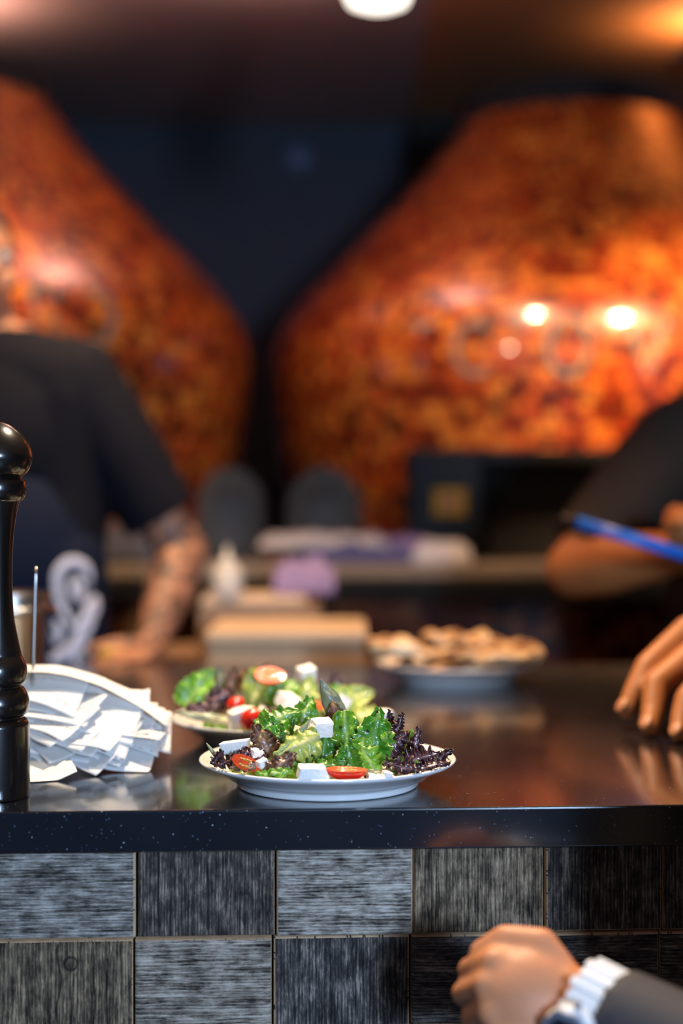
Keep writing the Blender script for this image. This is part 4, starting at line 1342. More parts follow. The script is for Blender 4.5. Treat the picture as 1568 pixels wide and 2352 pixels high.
def bread(px, py, Z, lp, hp, d, rz, seed, label, ry=0):
    s = Z / F
    c = at(px, py, Z)
    mb = MB()
    vs, fs = [], []
    nu, nv = 36, 16
    for j in range(nv):
        a = 2 * pi * j / nv
        for i in range(nu + 1):
            u = i / nu * 2 - 1
            e = max(.03, 1 - abs(u) ** 5) ** .5
            x = u * lp * s / 2
            y = cos(a) * d / 2 * e * (1 + .15 * noise.noise(Vector((u * 3, a, seed))))
            z = sin(a) * hp * s / 2 * e * (1 + .22 * noise.noise(Vector((u * 2.5, cos(a) * 2, seed)))) + .006 * noise.noise(Vector((u * 3, seed, 1))) * 2
            vs.append(c + Matrix.Rotation(rz, 3, 'Z') @ Matrix.Rotation(ry, 3, 'Y') @ Vector((x, y, z)))
    for j in range(nv):
        for i in range(nu):
            q = j * (nu + 1) + i; q2 = ((j + 1) % nv) * (nu + 1) + i
            fs.append((q, q + 1, q2 + 1, q2))
    fs.append(tuple(j * (nu + 1) for j in range(nv))); fs.append(tuple(j * (nu + 1) + nu for j in reversed(range(nv))))
    mb.add(vs, fs)
    o = mb.build('flatbread_piece', M['bread'])
    tag(o, label, 'flatbread', 'flatbread pieces on the third plate')


bread(898, 1486, 2.45, 128, 48, .09, .25, 1, 'puffy pale flatbread piece at the left end of the plate')
bread(1120, 1507, 2.42, 205, 30, .07, .04, 2, 'long flatbread strip lying lowest at the front of the plate')
bread(1010, 1500, 2.50, 200, 34, .10, -.08, 3, 'browned flatbread slice across the middle of the plate')
bread(1060, 1470, 2.52, 190, 36, .09, .15, 4, 'charred flatbread slice on the very top of the pile', ry=.10)
bread(1150, 1485, 2.50, 160, 32, .10, -.1, 5, 'toasted flatbread slice right of the topmost one', ry=.12)
bread(1202, 1499, 2.46, 62, 46, .10, .3, 6, 'rounded flatbread end hanging over the right rim')
bread(1050, 1530, 2.49, 300, 20, .17, 0, 7, 'flat dark bread base lying in the plate beneath the slices')

# ------------------------------------------------------------------ pepper mill
ZM = 1.535
mc = Vector((X(-8, ZM), ZM, TOP))
ms = ZM / F
def mprof(pts, ytop=None):
    return [(max(.0005, (x + 8) * ms), (1846 - py) * ms) for x, py in pts]
mill = empty('pepper_mill', mc, 'tall turned black lacquered pepper mill at the left edge of the counter', 'pepper mill')
body = [(0, 1846), (60, 1846), (66, 1843), (68, 1838), (68, 1760), (67, 1690), (66, 1677), (61, 1668), (53, 1663), (55, 1659), (62, 1653), (66, 1640), (66.5, 1626), (62, 1609), (55, 1597), (50, 1592), (53, 1589), (59, 1581), (61.5, 1566),
        (60.5, 1547), (55, 1532), (50, 1522), (48.5, 1515), (43, 1492), (33, 1442), (28.5, 1390), (27.5, 1320), (30, 1260), (36, 1205), (44, 1170), (45, 1168)]
head0 = [(44, 1168), (50, 1166), (52, 1163), (56, 1157), (59.5, 1145), (59, 1130), (55, 1119), (48, 1115)]
head = [(47, 1115), (50, 1111), (60, 1102), (68, 1090), (73, 1071), (72, 1056), (66, 1038), (55, 1020), (40, 1004), (22, 992), (5, 986), (-8, 985)]
MB().lathe([(.0005, 0)] + smooth_prof([(r, z) for r, z in mprof(body)][1:], 4), mc, 72).build('mill_body', M['lacquer'], mill)
MB().lathe(smooth_prof(mprof(head0), 4), mc, 72).build('mill_collar', M['lacquer'], mill)
MB().lathe(smooth_prof(mprof(head), 5), mc, 72).build('mill_head', M['lacquer'], mill)
# ------------------------------------------------------------------ steel pot behind the mill
ZS = 2.22
pc = Vector((X(22, ZS), ZS, TOP))
pot = empty('steel_canister', pc, 'steel canister with flanged rim on the counter behind the receipt spike', 'canister')
ph = .30 - (1390 - HY) / F * ZS
pr = 76 / F * ZS
MB().lathe([(.001, 0), (pr - .006, 0), (pr, .004), (pr, ph - .014), (pr + .004, ph - .012)], pc, 64, cap=False).build('canister_body', M['steel'], pot)
MB().lathe([(pr + .002, ph - .012), (pr + .019, ph - .010), (pr + .020, ph - .004), (pr + .019, ph), (pr + .006, ph), (pr + .006, ph + .006), (pr + .012, ph + .014), (pr + .014, ph + .018), (pr + .008, ph + .019), (pr - .002, ph + .010), (pr - .004, ph - .01)], pc, 64, cap=False).build('rim', M['steel'], pot)
MB().lathe([(.001, ph - .004), (pr - .004, ph - .004)], pc, 48, cap=False).build('lid', M['steel'], pot)

# ------------------------------------------------------------------ receipt spike and receipts
ZR = 1.73
sx_, sy_ = X(79, ZR), ZR
sp = empty('receipt_spike', (sx_, sy_, TOP), 'steel spike with pointed tip that holds the order tickets', 'receipt spike')
tipz = CZ - (1302 - HY) / F * ZR
MB().lathe([(.001, 0), (.036, 0), (.038, .003), (.036, .007), (.006, .009)], (sx_, sy_, TOP + .0003), 40).build('spike_base', M['lamp_metal'], sp)
MB().tube([(sx_ - .003, sy_, TOP + .006), (sx_ - .001, sy_, TOP + .12), (sx_ + .0012, sy_, tipz - .02), (sx_ + .0016, sy_, tipz - .010), (sx_ + .0018, sy_, tipz)], [.0021, .0021, .0020, .0019, .0004], 14).build('spike_rod', M['steel'], sp)


def receipt(z, ang, ln, wd, off, bend, seed, label, curl=0, side=0, twist=0, back=.035, crease=None, mt=None, name='order_ticket', tcurl=0):
    """paper strip threaded on the spike: ang = direction its long end points to (deg, 0 = right)"""
    rg = random.Random(seed)
    a = radians(ang + rg.uniform(-5, 5)); tiltj = rg.uniform(-.10, .10)
    du = Vector((cos(a), sin(a), 0)); dv = Vector((-sin(a), cos(a), 0))
    nu, nv = 34, 12
    vs, uvs, fs = [], [], []
    for i in range(nu + 1):
        s = -back + (ln + back) * i / nu
        for j in range(nv + 1):
            t = (j / nv - .5) * wd + off
            u = max(0, s) / ln
            zz = z + bend * u * u + .0020 * noise.noise(Vector((s * 30, t * 22, seed))) * (0.3 + 2 * u)
            zz += (side * 1.2 + .24 + tiltj) * (t - off) * (.55 + .45 * abs(u)) + twist * (t - off) * u
            zz += curl * max(0, u - .6) ** 2
            zz += tcurl * ((j / nv - .5) * 2) ** 2 * (u + .2)
            if crease:
                zz -= crease[1] * abs(u - crease[0]) * (1 if u > crease[0] else 0)
            jag = .0012 * noise.noise(Vector((t * 300, seed, 0))) if i == nu else 0
            p = Vector((sx_, sy_, 0)) + du * (s + jag) + dv * t
            p.z = max(TOP + .0012, zz)
            vs.append(p); uvs.append((s * 8, t * 12 + .5))
    for i in range(nu):
        for j in range(nv):
            q = i * (nv + 1) + j
            fs.append((q, q + 1, q + nv + 2, q + nv + 1))
    o = MB().add(vs, fs, 0, uvs).build(name, mt or M['paper'], recalc=False)
    sd = o.modifiers.new('thick', 'SOLIDIFY'); sd.thickness = .00014; sd.offset = 0
    return tag(o, label, 'receipt', 'order tickets on the spike')


T0 = TOP
# lowest: stiff white card standing forward towards the camera
receipt(T0 + .020, -66, .122, .050, .000, -.020, 1, 'stiff cream ticket at the bottom of the pile, its corner touching the worktop', back=.02, mt=M['card'])
receipt(T0 + .030, -9, .140, .085, -.012, -.010, 2, 'broad ticket low in the pile whose right end sags to the worktop', back=.03, side=.22)
receipt(T0 + .026, -32, .118, .050, 0, -.012, 3, 'low crumpled ticket tip pointing down under the broad one', twist=.3)
receipt(T0 + .034, -50, .085, .070, .010, -.012, 4, 'wide ticket hanging forward low at the front of the pile', side=.05)
receipt(T0 + .038, -6, .082, .090, -.016, -.004, 5, 'ticket with a straight printed edge at the front of the pile', side=.26)
receipt(T0 + .040, 4, .128, .080, -.006, .006, 6, 'curved ticket with its lit end bending up at the right middle of the pile', side=.16, tcurl=.010)
receipt(T0 + .044, -14, .112, .080, -.008, -.004, 7, 'bluish shaded ticket in the middle of the pile', side=.22, tcurl=.004)
receipt(T0 + .046, -2, .148, .066, .0, -.012, 8, 'long ticket with pointed corner sticking out right', twist=-.3)
receipt(T0 + .050, -22, .090, .080, -.006, -.006, 9, 'wrinkled ticket fanned out over the front of the pile', side=.24)
receipt(T0 + .052, 5, .152, .060, .000, -.020, 10, 'ticket whose square end reaches furthest right', side=.35)
receipt(T0 + .056, 1, .142, .074, .0, -.022, 11, 'ticket with frayed right end just under the top ones', side=.26)
receipt(T0 + .058, -10, .120, .076, -.008, -.016, 12, 'smooth shaded ticket with curved lower edge near the top', side=.28, tcurl=-.006)
receipt(T0 + .061, -28, .078, .076, -.006, -.008, 13, 'short ticket folded forward over the pile', side=.22, tcurl=.004)
receipt(T0 + .066, -4, .098, .070, -.004, -.020, 14, 'ticket with faint printed line high in the pile', side=.36)
receipt(T0 + .070, -12, .072, .080, -.004, -.006, 15, 'small cream ticket with a wavy lower edge near the spike', side=.36, tcurl=.005)
receipt(T0 + .076, -2, .082, .060, -.004, -.020, 16, 'ticket second from the top with printed words', side=.40)
receipt(T0 + .104, 2, .150, .046, .012, -.062, 17, 'topmost long ticket draped from the spike down to the right', side=-.16)
receipt(T0 + .086, -8, .058, .056, -.002, -.010, 18, 'short top ticket pierced by the spike, tilted towards the viewer', side=.40)
for k in range(6):
    receipt(T0 + .033 + .006 * k, [-38, -14, -24, 6, -40, -3][k], [.080, .12, .10, .135, .078, .12][k], .070, -.005, -.010, 40 + k,
            ['ticket corner poking out between wide and straight edged ones', 'thin ticket layer edge low at the right', 'creased ticket layer in the lower middle', 'ticket layer below the curved lit one',
             'folded ticket corner near the pepper mill', 'ticket layer with dark gap above it'][k], side=.18 + .05 * (k % 3), twist=.15 * (k % 2))

# ------------------------------------------------------------------ lamps
def pendant(c, r, label, glass=True, zc=2.70):
    root = empty('pendant_lamp', (c[0], c[1], c[2]), label, 'lamp')
    MB().lathe([(.001, 0), (r * .5, .002), (r * .85, .012), (r * .98, .035), (r, .06), (r * .9, .10), (r * .6, .14), (r * .25, .16)], c, 48).build('lamp_shade', M['lamp_glass'] if glass else M['lamp_metal'], root)
    MB().lathe([(r * .27, .155), (r * .27, .20), (r * .1, .21)], c, 24).build('lamp_cap', M['lamp_metal'], root)
    MB().tube([(c[0], c[1], c[2] + .20), (c[0], c[1], zc)], .004, 8).build('cord', M['lamp_metal'], root)
    return root


pendant(tuple(at(867, 21, 3.2)), 80 / F * 3.2, 'glowing white pendant lamp whose lower edge shows at the top of the picture')
# black cone shade that peeps in at the top right
c = at(1640, 150, 3.6)
root = empty('spot_lamp', c, 'black cone shaped lamp shade at the upper right corner', 'lamp')
MB().lathe([(.105, 0), (.100, .018), (.055, .06), (.03, .10)], c, 40, cap=True).build('lamp_shade', M['lamp_metal'], root)
MB().tube([c + Vector((0, 0, .09)), Vector((c.x, c.y, 2.70))], .005, 8).build('cord', M['lamp_metal'], root)


# ------------------------------------------------------------------ people
def bake(o):
    dg = C.evaluated_depsgraph_get()
    me = bpy.data.meshes.new_from_object(o.evaluated_get(dg))
    old = o.data
    o.modifiers.clear()
    o.data = me
    me.polygons.foreach_set('use_smooth', [True] * len(me.polygons))
    return o


class Flesh:
    def __init__(s): s.mb = MB()

    def chain(s, pts, flat0=False, flat1=False, n=20):
        """pts: [(Vector, r), ...] tapered round chain"""
        for i in range(len(pts) - 1):
            (p0, r0), (p1, r1) = pts[i], pts[i + 1]
            p0, p1 = Vector(p0), Vector(p1)
            s.mb.tube([p0, p0.lerp(p1, .5), p1], [r0, (r0 + r1) / 2, r1], n)
        for i, (p, r) in enumerate(pts):
            if (i == 0 and flat0) or (i == len(pts) - 1 and flat1): continue
            s.mb.ball(p, r, nu=16, nv=10)

    def blob(s, c, sc, rot=None):
        s.mb.ball(c, 1, sc, 24, 16, rot=rot)

    def build(s, name, m, parent, voxel, it=6):
        o = s.mb.build(name, m, parent)
        r = o.modifiers.new('r', 'REMESH'); r.mode = 'VOXEL'; r.voxel_size = voxel; r.use_smooth_shade = True
        k = o.modifiers.new('s', 'SMOOTH'); k.iterations = it; k.factor = .5
        return bake(o)


def hand(fl, W, f, s, curls, rw=.027, spread=.25, scale=1.0, thumb=None, tips=None, fwd=.086):
    """W wrist, f forward, s towards the thumb; curls: list of 4 triples in degrees"""
    f = f.normalized(); s = (s - f * s.dot(f)).normalized()
    n = f.cross(s).normalized()
    if curls[0] == 'flip':
        n = -n; curls = curls[1:]
    k = scale
    offs = [.030, .010, -.010, -.029]
    fw = [fwd, fwd + .004, fwd - .001, fwd - .010]
    lens = [(.044, .026, .020), (.049, .030, .021), (.045, .028, .021), (.035, .021, .018)]
    rad = [(.0125, .0103, .0092, .0078), (.0125, .0105, .0094, .0080), (.0120, .0100, .0088, .0075), (.0108, .0088, .0078, .0068)]
    for i in range(4):
        base_ = W + f * fw[i] * k + s * offs[i] * k
        mid = W + f * fw[i] * .5 * k + s * offs[i] * .75 * k
        fl.chain([(W + f * .006 * k + s * offs[i] * .45 * k, .020 * k), (mid, .0165 * k), (base_, rad[i][0] * 1.12 * k)])
        d = (f + s * offs[i] * spread * 10 * .3).normalized()
        ang = 0; p = base_; pts = [(p, rad[i][0] * k)]
        for q in range(3):
            ang += radians(curls[i][q])
            dd = (d * cos(ang) - n * sin(ang)).normalized()
            p = p + dd * lens[i][q] * k
            pts.append((p, rad[i][q + 1] * k))
        fl.chain(pts)
        if tips is not None:
            tips.append((p, dd, (n * cos(ang) + d * sin(ang)).normalized(), rad[i][3] * k))
    # thumb
    tb = W + f * .022 * k + s * .020 * k - n * .006 * k
    if thumb is None:
        thumb = [(.55, .75, -.25), (.80, .45, -.35), (.95, .15, -.30)]
    p = tb; pts = [(p, .0175 * k)]
    for (a, b, c_), ln, r in zip(thumb, (.040, .032, .026), (.0150, .0122, .0095)):
        d = (f * a + s * b + n * c_).normalized()
        p = p + d * ln * k
        pts.append((p, r * k))
    fl.chain(pts)
    return n


def head(fl, root, hc, fwd, hairmat, scale=1.0):
    """head with face: centre hc, looks along fwd (horizontal)"""
    fwd = Vector(fwd).normalized(); rt = fwd.cross(Vector((0, 0, 1))).normalized(); up = rt.cross(fwd)
    R = Matrix((rt, fwd, up)).transposed()
    k = scale
    P = lambda x, y, z: hc + R @ Vector((x, y, z)) * k
    fl.blob(P(0, -.012, .03), Vector((.076, .095, .088)) * k, R)
    fl.blob(P(0, .022, -.045), Vector((.055, .062, .070)) * k, R)
    fl.blob(P(0, .055, -.095), Vector((.026, .022, .018)) * k, R)
    fl.blob(P(0, .072, .030), Vector((.052, .020, .014)) * k, R)       # brow
    fl.chain([(P(0, .084, .015), .009 * k), (P(0, .103, -.020), .013 * k)])  # nose
    for sx in (-1, 1):
        fl.blob(P(sx * .012, .092, -.024), Vector((.009, .009, .007)) * k, R)
        fl.blob(P(sx * .040, .055, -.030), Vector((.025, .028, .024)) * k, R)
        fl.blob(P(sx * .080, -.005, .0), Vector((.008, .018, .030)) * k, R)
    e = MB(); ir = MB()
    for sx in (-1, 1):
        e.ball(P(sx * .031, .074, .010), .0125 * k, nu=14, nv=10)
        ir.ball(P(sx * .031, .0835, .010), .0055 * k, nu=12, nv=8)
    e.build('eye', M['eye'], root); ir.build('iris', M['iris'], root)
    lp = MB(); lp.ball(P(0, .084, -.054), 1, (.024 * k, .009 * k, .0075 * k), 16, 8, rot=R); lp.build('mouth', M['lip'], root)
    h = Flesh()
    h.blob(P(0, -.022, .045), Vector((.084, .096, .088)) * k, R)
    h.blob(P(0, -.05, -.01), Vector((.078, .062, .075)) * k, R)
    h.build('hair', hairmat, root, .006, 3)


def legs(fl, hip, x_off, fwd, seated=False):
    pass


# --- tattooed cook (left)
ck = empty('person', (X(-30, 3.02), 3.02, 0), 'cook in a navy t-shirt and apron leaning a tattooed arm on the prep table', 'person')
V = Vector
fl = Flesh()
nb = at(-38, 760, 3.02)       # base of the neck
hc = at(-62, 610, 2.98)
shl = at(180, 872, 3.02); shr = at(-250, 860, 3.05)
elb = at(418, 1268, 3.06); wr = at(352, 1470, 2.90)
elb2 = at(-420, 1260, 3.05); wr2 = at(-330, 1470, 2.90)
fl.chain([(hc, .058), (nb, .062)])
hipc = V((nb.x + .03, 3.05, .98)); ch = V((nb.x + .02, 3.04, 1.38)); wa = V((nb.x + .03, 3.04, 1.16))
RI = Matrix.Identity(3)
fl.blob(ch, V((.17, .11, .17)), RI); fl.blob(wa, V((.155, .11, .16)), RI); fl.blob(hipc, V((.165, .12, .14)), RI)
fl.chain([(nb + V((0, 0, -.03)), .07), (shl, .062)]); fl.chain([(nb + V((0, 0, -.03)), .07), (shr, .062)])
fl.chain([(shl, .062), (shl.lerp(elb, .5), .052), (elb, .050), (elb.lerp(wr, .3), .052), (wr, .030)])
fl.chain([(shr, .062), (shr.lerp(elb2, .5), .052), (elb2, .046), (elb2.lerp(wr2, .3), .045), (wr2, .029)])
hand(fl, wr, V((-.15, -.50, -.35)), V((-1, .2, 0)), ['flip'] + [(5, 12, 8)] * 4, scale=.95) if False else None
tips = []
hand(fl, wr + V((0, -.01, -.005)), V((-.35, -.85, -.25)), V((-1, .35, 0)), [(8, 12, 8)] * 4, scale=.95, thumb=[(.5, .8, -.1), (.7, .6, -.1), (.85, .35, -.1)])
hand(fl, wr2, V((.1, -.9, -.25)), V((1, 0, 0)), [(8, 12, 8)] * 4, scale=.95)
for sx in (-1, 1):
    h0 = hipc + V((sx * .09, 0, -.08)); kn = V((h0.x + sx * .01, 3.02, .50)); an = V((kn.x, 3.06, .09))
    fl.chain([(h0, .09), (kn, .058), (kn.lerp(an, .35), .056), (an, .038)])
    fl.chain([(an + V((0, .02, -.045)), .035), (an + V((0, -.14, -.06)), .028)])
head(fl, ck, hc, (.55, -.75, 0), M['hair'])
bd = fl.build('body', M['skin_ink'], ck, .0055)
ink = bd.data.color_attributes.new('ink', 'FLOAT_COLOR', 'POINT')
wm = world_of(ck)
for i, v in enumerate(bd.data.vertices):
    p = wm @ v.co
    val = 0
    for a, b in ((shl, elb), (elb, wr)):
        d = b - a; t = max(0, min(1, (p - a).dot(d) / d.length_squared))
        if (p - a - d * t).length < .075 and p.z > PT + .02:
            val = 1
    ink.data[i].color = (val, val, val, 1)
# t-shirt
sh = Flesh()
hem = shl.lerp(elb, .80)
sh.blob(ch, V((.215, .13, .21)), RI); sh.blob(wa, V((.205, .128, .21)), RI); sh.blob(hipc + V((0, 0, .03)), V((.200, .137, .18)), RI)
sh.chain([(shl + V((-.02, 0, -.03)), .09), (at(150, 1120, 3.03), .085), (at(150, 1300, 3.03), .08), (at(150, 1480, 3.03), .08)])
sh.chain([(nb + V((0, 0, -.055)), .085), (shl + V((0, 0, -.01)), .084)]); sh.chain([(nb + V((0, 0, -.055)), .085), (shr, .084)])
sh.chain([(shl, .082), (shl.lerp(elb, .4), .083), (hem, .077)], flat1=True)
sh.chain([(shr, .082), (shr.lerp(elb2, .4), .083), (shr.lerp(elb2, .75), .080)], flat1=True)
tee = sh.build('t_shirt', M['shirt_navy'], ck, .007, 4)
ap = Flesh()
ap.blob(wa + V((0, -.018, -.02)), V((.200, .128, .22)), RI); ap.blob(hipc + V((0, -.016, -.05)), V((.208, .14, .26)), RI); ap.blob(V((hipc.x, 3.03, .72)), V((.20, .12, .24)), RI)
ap.chain([(at(150, 1290, 3.008), .083), (at(150, 1400, 3.008), .085), (at(150, 1600, 3.008), .085)])
apron = ap.build('apron', M['apron_navy'], ck, .008, 4)
tr = Flesh()
for sx in (-1, 1):
    h0 = hipc + V((sx * .09, 0, -.06)); kn = V((h0.x + sx * .01, 3.02, .50)); an = V((kn.x, 3.06, .09))
    tr.chain([(h0, .105), (kn, .075), (an, .060)], flat1=True)
tr.build('trousers', M['trouser'], ck, .012, 3)
shoe = Flesh()
for sx in (-1, 1):
    an = V((hipc.x + sx * .10, 3.06, .05))
    shoe.chain([(an + V((0, .03, 0)), .048), (an + V((0, -.15, -.008)), .040)])
shoe.build('shoes', M['shoe'], ck, .01, 3)

# white print on apron and shirt: scroll with rings
C.view_layer.update()


def bvh_of(objs):
    vs, ps = [], []
    for o in objs:
        m = world_of(o); b = len(vs)
        vs += [m @ v.co for v in o.data.vertices]
        ps += [[i + b for i in p.vertices] for p in o.data.polygons]
    return bvhtree.BVHTree.FromPolygons(vs, ps)


bv = bvh_of([tee, apron])
def on_body(x, y, lift=.0015):
    o_ = V((0, 0, CZ)); d = V(((x - CX) / F, 1, -(y - HY) / F)).normalized()
    h = bv.ray_cast(o_, d)
    if h[0] is None: return None
    n = h[1]
    if n.dot(d) > 0: n = -n
    n = (n + V((0, -1, 0)) * .6).normalized()
    return h[0] + n * lift, n


emb = None
def stroke(pts, wpx, m, lift=.0015, name='print_curl'):
    global emb
    P, Ns = [], []
    fine = []
    for a, b in zip(pts[:-1], pts[1:]):
        for k in range(4): fine.append((a[0] + (b[0] - a[0]) * k / 4, a[1] + (b[1] - a[1]) * k / 4))
    fine.append(pts[-1])
    for (x, y) in fine:
        h = on_body(x, y, lift)
        if h:
            P.append(h[0]); Ns.append(h[1])
    if len(P) > 2:
        n_ = len(P)
        P = [sum((P[max(0, min(n_ - 1, i + q))] for q in (-2, -1, 0, 1, 2)), V()) / 5 for i in range(n_)]
        rr_ = [wpx / F * 2.95 * (.55 + .45 * min(1, 6 * min(i, n_ - 1 - i) / n_)) for i in range(n_)]
        o = MB().tube(P, rr_, 8, flat=Ns).build(name, m, apron)
        return o


SPX = -8   # keep inside the body outline
stroke(ell(178, 1352, 13, 19, 0, 360, 16), 8, M['print_white'], .0035)
stroke(ell(172, 1345, 33, 42, -60, 200, 18) + [(150, 1385), (168, 1405), (190, 1395)], 8, M['print_grey'], .002)
stroke([(203, 1330)] + ell(168, 1335, 38, 46, 10, 190, 18) + [(133, 1370), (143, 1400), (158, 1425), (172, 1445)], 11, M['print_white'], .0035)
stroke([(222, 1368), (212, 1385), (200, 1400), (198, 1420), (185, 1432), (176, 1455)], 12, M['print_white'], .004)
stroke([(218, 1372), (222, 1395), (208, 1418), (206, 1440), (190, 1462)], 9, M['print_white'], .004)
stroke([(180, 1440), (182, 1462), (170, 1485), (150, 1500), (130, 1512), (115, 1520)], 13, M['print_white'], .0035)
stroke(ell(116, 1452, 22, 26, 70, -70, 14), 9, M['print_white'], .0035)
stroke(ell(112, 1456, 10, 14, 90, -90, 10), 7, M['print_grey'], .003)
stroke([(196, 1455), (192, 1480), (176, 1496), (170, 1515), (172, 1535)], 9, M['print_white'], .003)
stroke(ell(186, 1520, 16, 18, 0, 300, 12), 6, M['print_white'], .003)

# --- worker on the right with the blue pen
wk = empty('person', (X(1730, 2.95), 2.95, 0), 'worker in a dark brown t-shirt with bent arm, holding a blue pen', 'person')
fl = Flesh()
nb = at(1745, 860, 2.98); hc = at(1735, 700, 2.92)
shl = at(1560, 1015, 2.95); shr = at(1960, 1000, 2.98)
elb = at(1316, 1308, 2.85); wr = at(1600, 1262, 2.70)
elb2 = at(1960, 1330, 2.80); wr2 = at(1662, 1262, 2.62)
fl.chain([(hc, .058), (nb, .062)])
hipc = V((nb.x, 3.0, .86)); ch = V((nb.x, 2.98, 1.26)); wa = V((nb.x, 2.98, 1.04))
fl.blob(ch, V((.17, .11, .17)), RI); fl.blob(wa, V((.155, .11, .16)), RI); fl.blob(hipc, V((.165, .12, .14)), RI)
for s_ in (shl, shr): fl.chain([(nb + V((0, 0, -.03)), .07), (s_, .060)])
fl.chain([(shl, .060), (shl.lerp(elb, .5), .052), (elb, .052), (elb.lerp(wr, .3), .055), (elb.lerp(wr, .65), .044), (wr, .030)])
fl.chain([(shr, .060), (shr.lerp(elb2, .5), .052), (elb2, .048), (elb2.lerp(wr2, .3), .046), (wr2, .029)])
hand(fl, wr, V((.9, -.1, .1)), V((0, -.2, 1)), [(40, 60, 40)] * 4, scale=.95)
hand(fl, wr2, V((-1, -.05, .22)), V((0, .25, 1)), [(48, 62, 40), (55, 65, 45), (60, 70, 45), (60, 70, 45)], scale=.95, thumb=[(.75, .45, -.3), (.95, .1, -.3), (1, -.05, -.2)])
for sx in (-1, 1):
    h0 = hipc + V((sx * .09, 0, -.08)); kn = V((h0.x + sx * .01, 2.97, .46)); an = V((kn.x, 3.0, .09))
    fl.chain([(h0, .09), (kn, .058), (kn.lerp(an, .35), .056), (an, .038)])
    fl.chain([(an + V((0, .02, -.045)), .035), (an + V((0, -.14, -.06)), .028)])
head(fl, wk, hc, (-.3, -.9, 0), M['hair'])
fl.build('body', M['skin'], wk, .0052)
sh = Flesh()
sh.blob(ch, V((.200, .135, .20)), RI); sh.blob(wa, V((.185, .135, .20)), RI); sh.blob(hipc + V((0, 0, .03)), V((.185, .14, .17)), RI)
for s_ in (shl, shr): sh.chain([(nb + V((0, 0, -.055)), .085), (s_ + V((0, 0, -.005)), .088)])
sh.chain([(shl, .088), (shl.lerp(elb, .45), .088), (shl.lerp(elb, .86), .080)], flat1=True)
sh.chain([(shr, .085), (shr.lerp(elb2, .4), .082), (shr.lerp(elb2, .75), .078)], flat1=True)
sh.build('t_shirt', M['shirt_brown'], wk, .007, 4)
tr = Flesh()
for sx in (-1, 1):
    h0 = hipc + V((sx * .09, 0, -.06)); kn = V((h0.x + sx * .01, 2.97, .46)); an = V((kn.x, 3.0, .09))
    tr.chain([(h0, .105), (kn, .075), (an, .060)], flat1=True)
tr.build('trousers', M['trouser'], wk, .012, 3)
shoe = Flesh()
for sx in (-1, 1):
    an = V((hipc.x + sx * .10, 3.0, .05))
    shoe.chain([(an + V((0, .03, 0)), .048), (an + V((0, -.15, -.008)), .040)])
shoe.build('shoes', M['shoe'], wk, .01, 3)
# blue pen
pa, pb = at(1322, 1198, 2.52), at(1640, 1296, 2.56)
pen = empty('marker_pen', pa, 'bright blue pen held by the worker in the dark brown shirt', 'pen')
MB().tube([pa, pb], .0098, 16).build('pen_barrel', M['pen'], pen)
d = (pa - pb).normalized()
MB().tube([pa, pa + d * .012, pa + d * .030], [.0078, .006, .002], 14).build('pen_tip', M['lamp_metal'], pen)

# --- person at the right end of the counter, fingers on the worktop
gp = empty('person', (1.16, 2.36, 0), 'person out at the right whose fingers rest on the black worktop', 'person')
fl = Flesh()
def F3(l): return [(at(a, b, Z), r) for a, b, Z, r in l]
wr = at(1742, 1418, 2.05); elb = at(2090, 1290, 2.24); shl = V((1.02, 2.33, 1.36)); shr = V((1.12, 2.70, 1.36))
knk = [(1582, 1448, 2.035), (1610, 1490, 1.985), (1650, 1530, 1.94), (1695, 1560, 1.90)]
f1 = F3([(1582, 1448, 2.035, 0.0205), (1488, 1530, 2.00, 0.0170), (1458, 1590, 1.985, 0.0154), (1440, 1628, 1.975, 0.0131)])
f2 = F3([(1610, 1492, 1.985, 0.0205), (1506, 1573, 1.955, 0.0175), (1500, 1630, 1.935, 0.0154), (1492, 1668, 1.918, 0.0129)])
f3 = F3([(1650, 1530, 1.94, 0.0193), (1580, 1605, 1.90, 0.0166), (1566, 1652, 1.885, 0.0146), (1560, 1684, 1.872, 0.0123)])
f4 = F3([(1695, 1562, 1.90, 0.0170), (1648, 1640, 1.865, 0.0143), (1636, 1672, 1.855, 0.0126), (1630, 1695, 1.845, 0.0105)])
for ff, kk in zip((f1, f2, f3, f4), knk):
    fl.chain(ff)
    kp = at(*kk)
    fl.chain([(wr.lerp(kp, .1), .024), (wr.lerp(kp, .55), .019), (kp, .0160)])
fl.chain([(wr.lerp(at(1582, 1448, 2.035), .25), .019), (at(1655, 1440, 2.10), .016), (at(1608, 1490, 2.13), .013), (at(1582, 1525, 2.14), .010)])
fl.chain([(wr, .029), (wr.lerp(elb, .6), .042), (elb, .047), (elb.lerp(shl, .5), .050), (shl, .060)])
nbp = V((1.09, 2.52, 1.42)); hc = V((1.05, 2.50, 1.60)); ch = V((1.12, 2.52, 1.22)); wa = V((1.13, 2.52, 1.02)); hipc = V((1.14, 2.52, .86))
elb2 = V((1.20, 2.80, 1.08)); wr2 = V((1.12, 2.84, .84))
fl.chain([(hc, .056), (nbp, .060)])
fl.blob(ch, V((.11, .17, .17)), RI); fl.blob(wa, V((.11, .155, .16)), RI); fl.blob(hipc, V((.12, .165, .14)), RI)
for s_ in (shl, shr): fl.chain([(nbp + V((0, 0, -.03)), .07), (s_, .060)])
fl.chain([(shr, .060), (elb2, .046), (wr2, .029)])
hand(fl, wr2, V((-.1, 0, -1)), V((-1, 0, 0)), [(15, 20, 15)] * 4, scale=.95)
for sy in (-1, 1):
    h0 = hipc + V((0, sy * .09, -.08)); kn = V((1.12, h0.y, .46)); an = V((1.16, h0.y, .09))
    fl.chain([(h0, .09), (kn, .058), (kn.lerp(an, .35), .056), (an, .038)])
    fl.chain([(an + V((.02, 0, -.045)), .035), (an + V((-.14, 0, -.06)), .028)])
head(fl, gp, hc, (-1, -.1, 0), M['hair'])
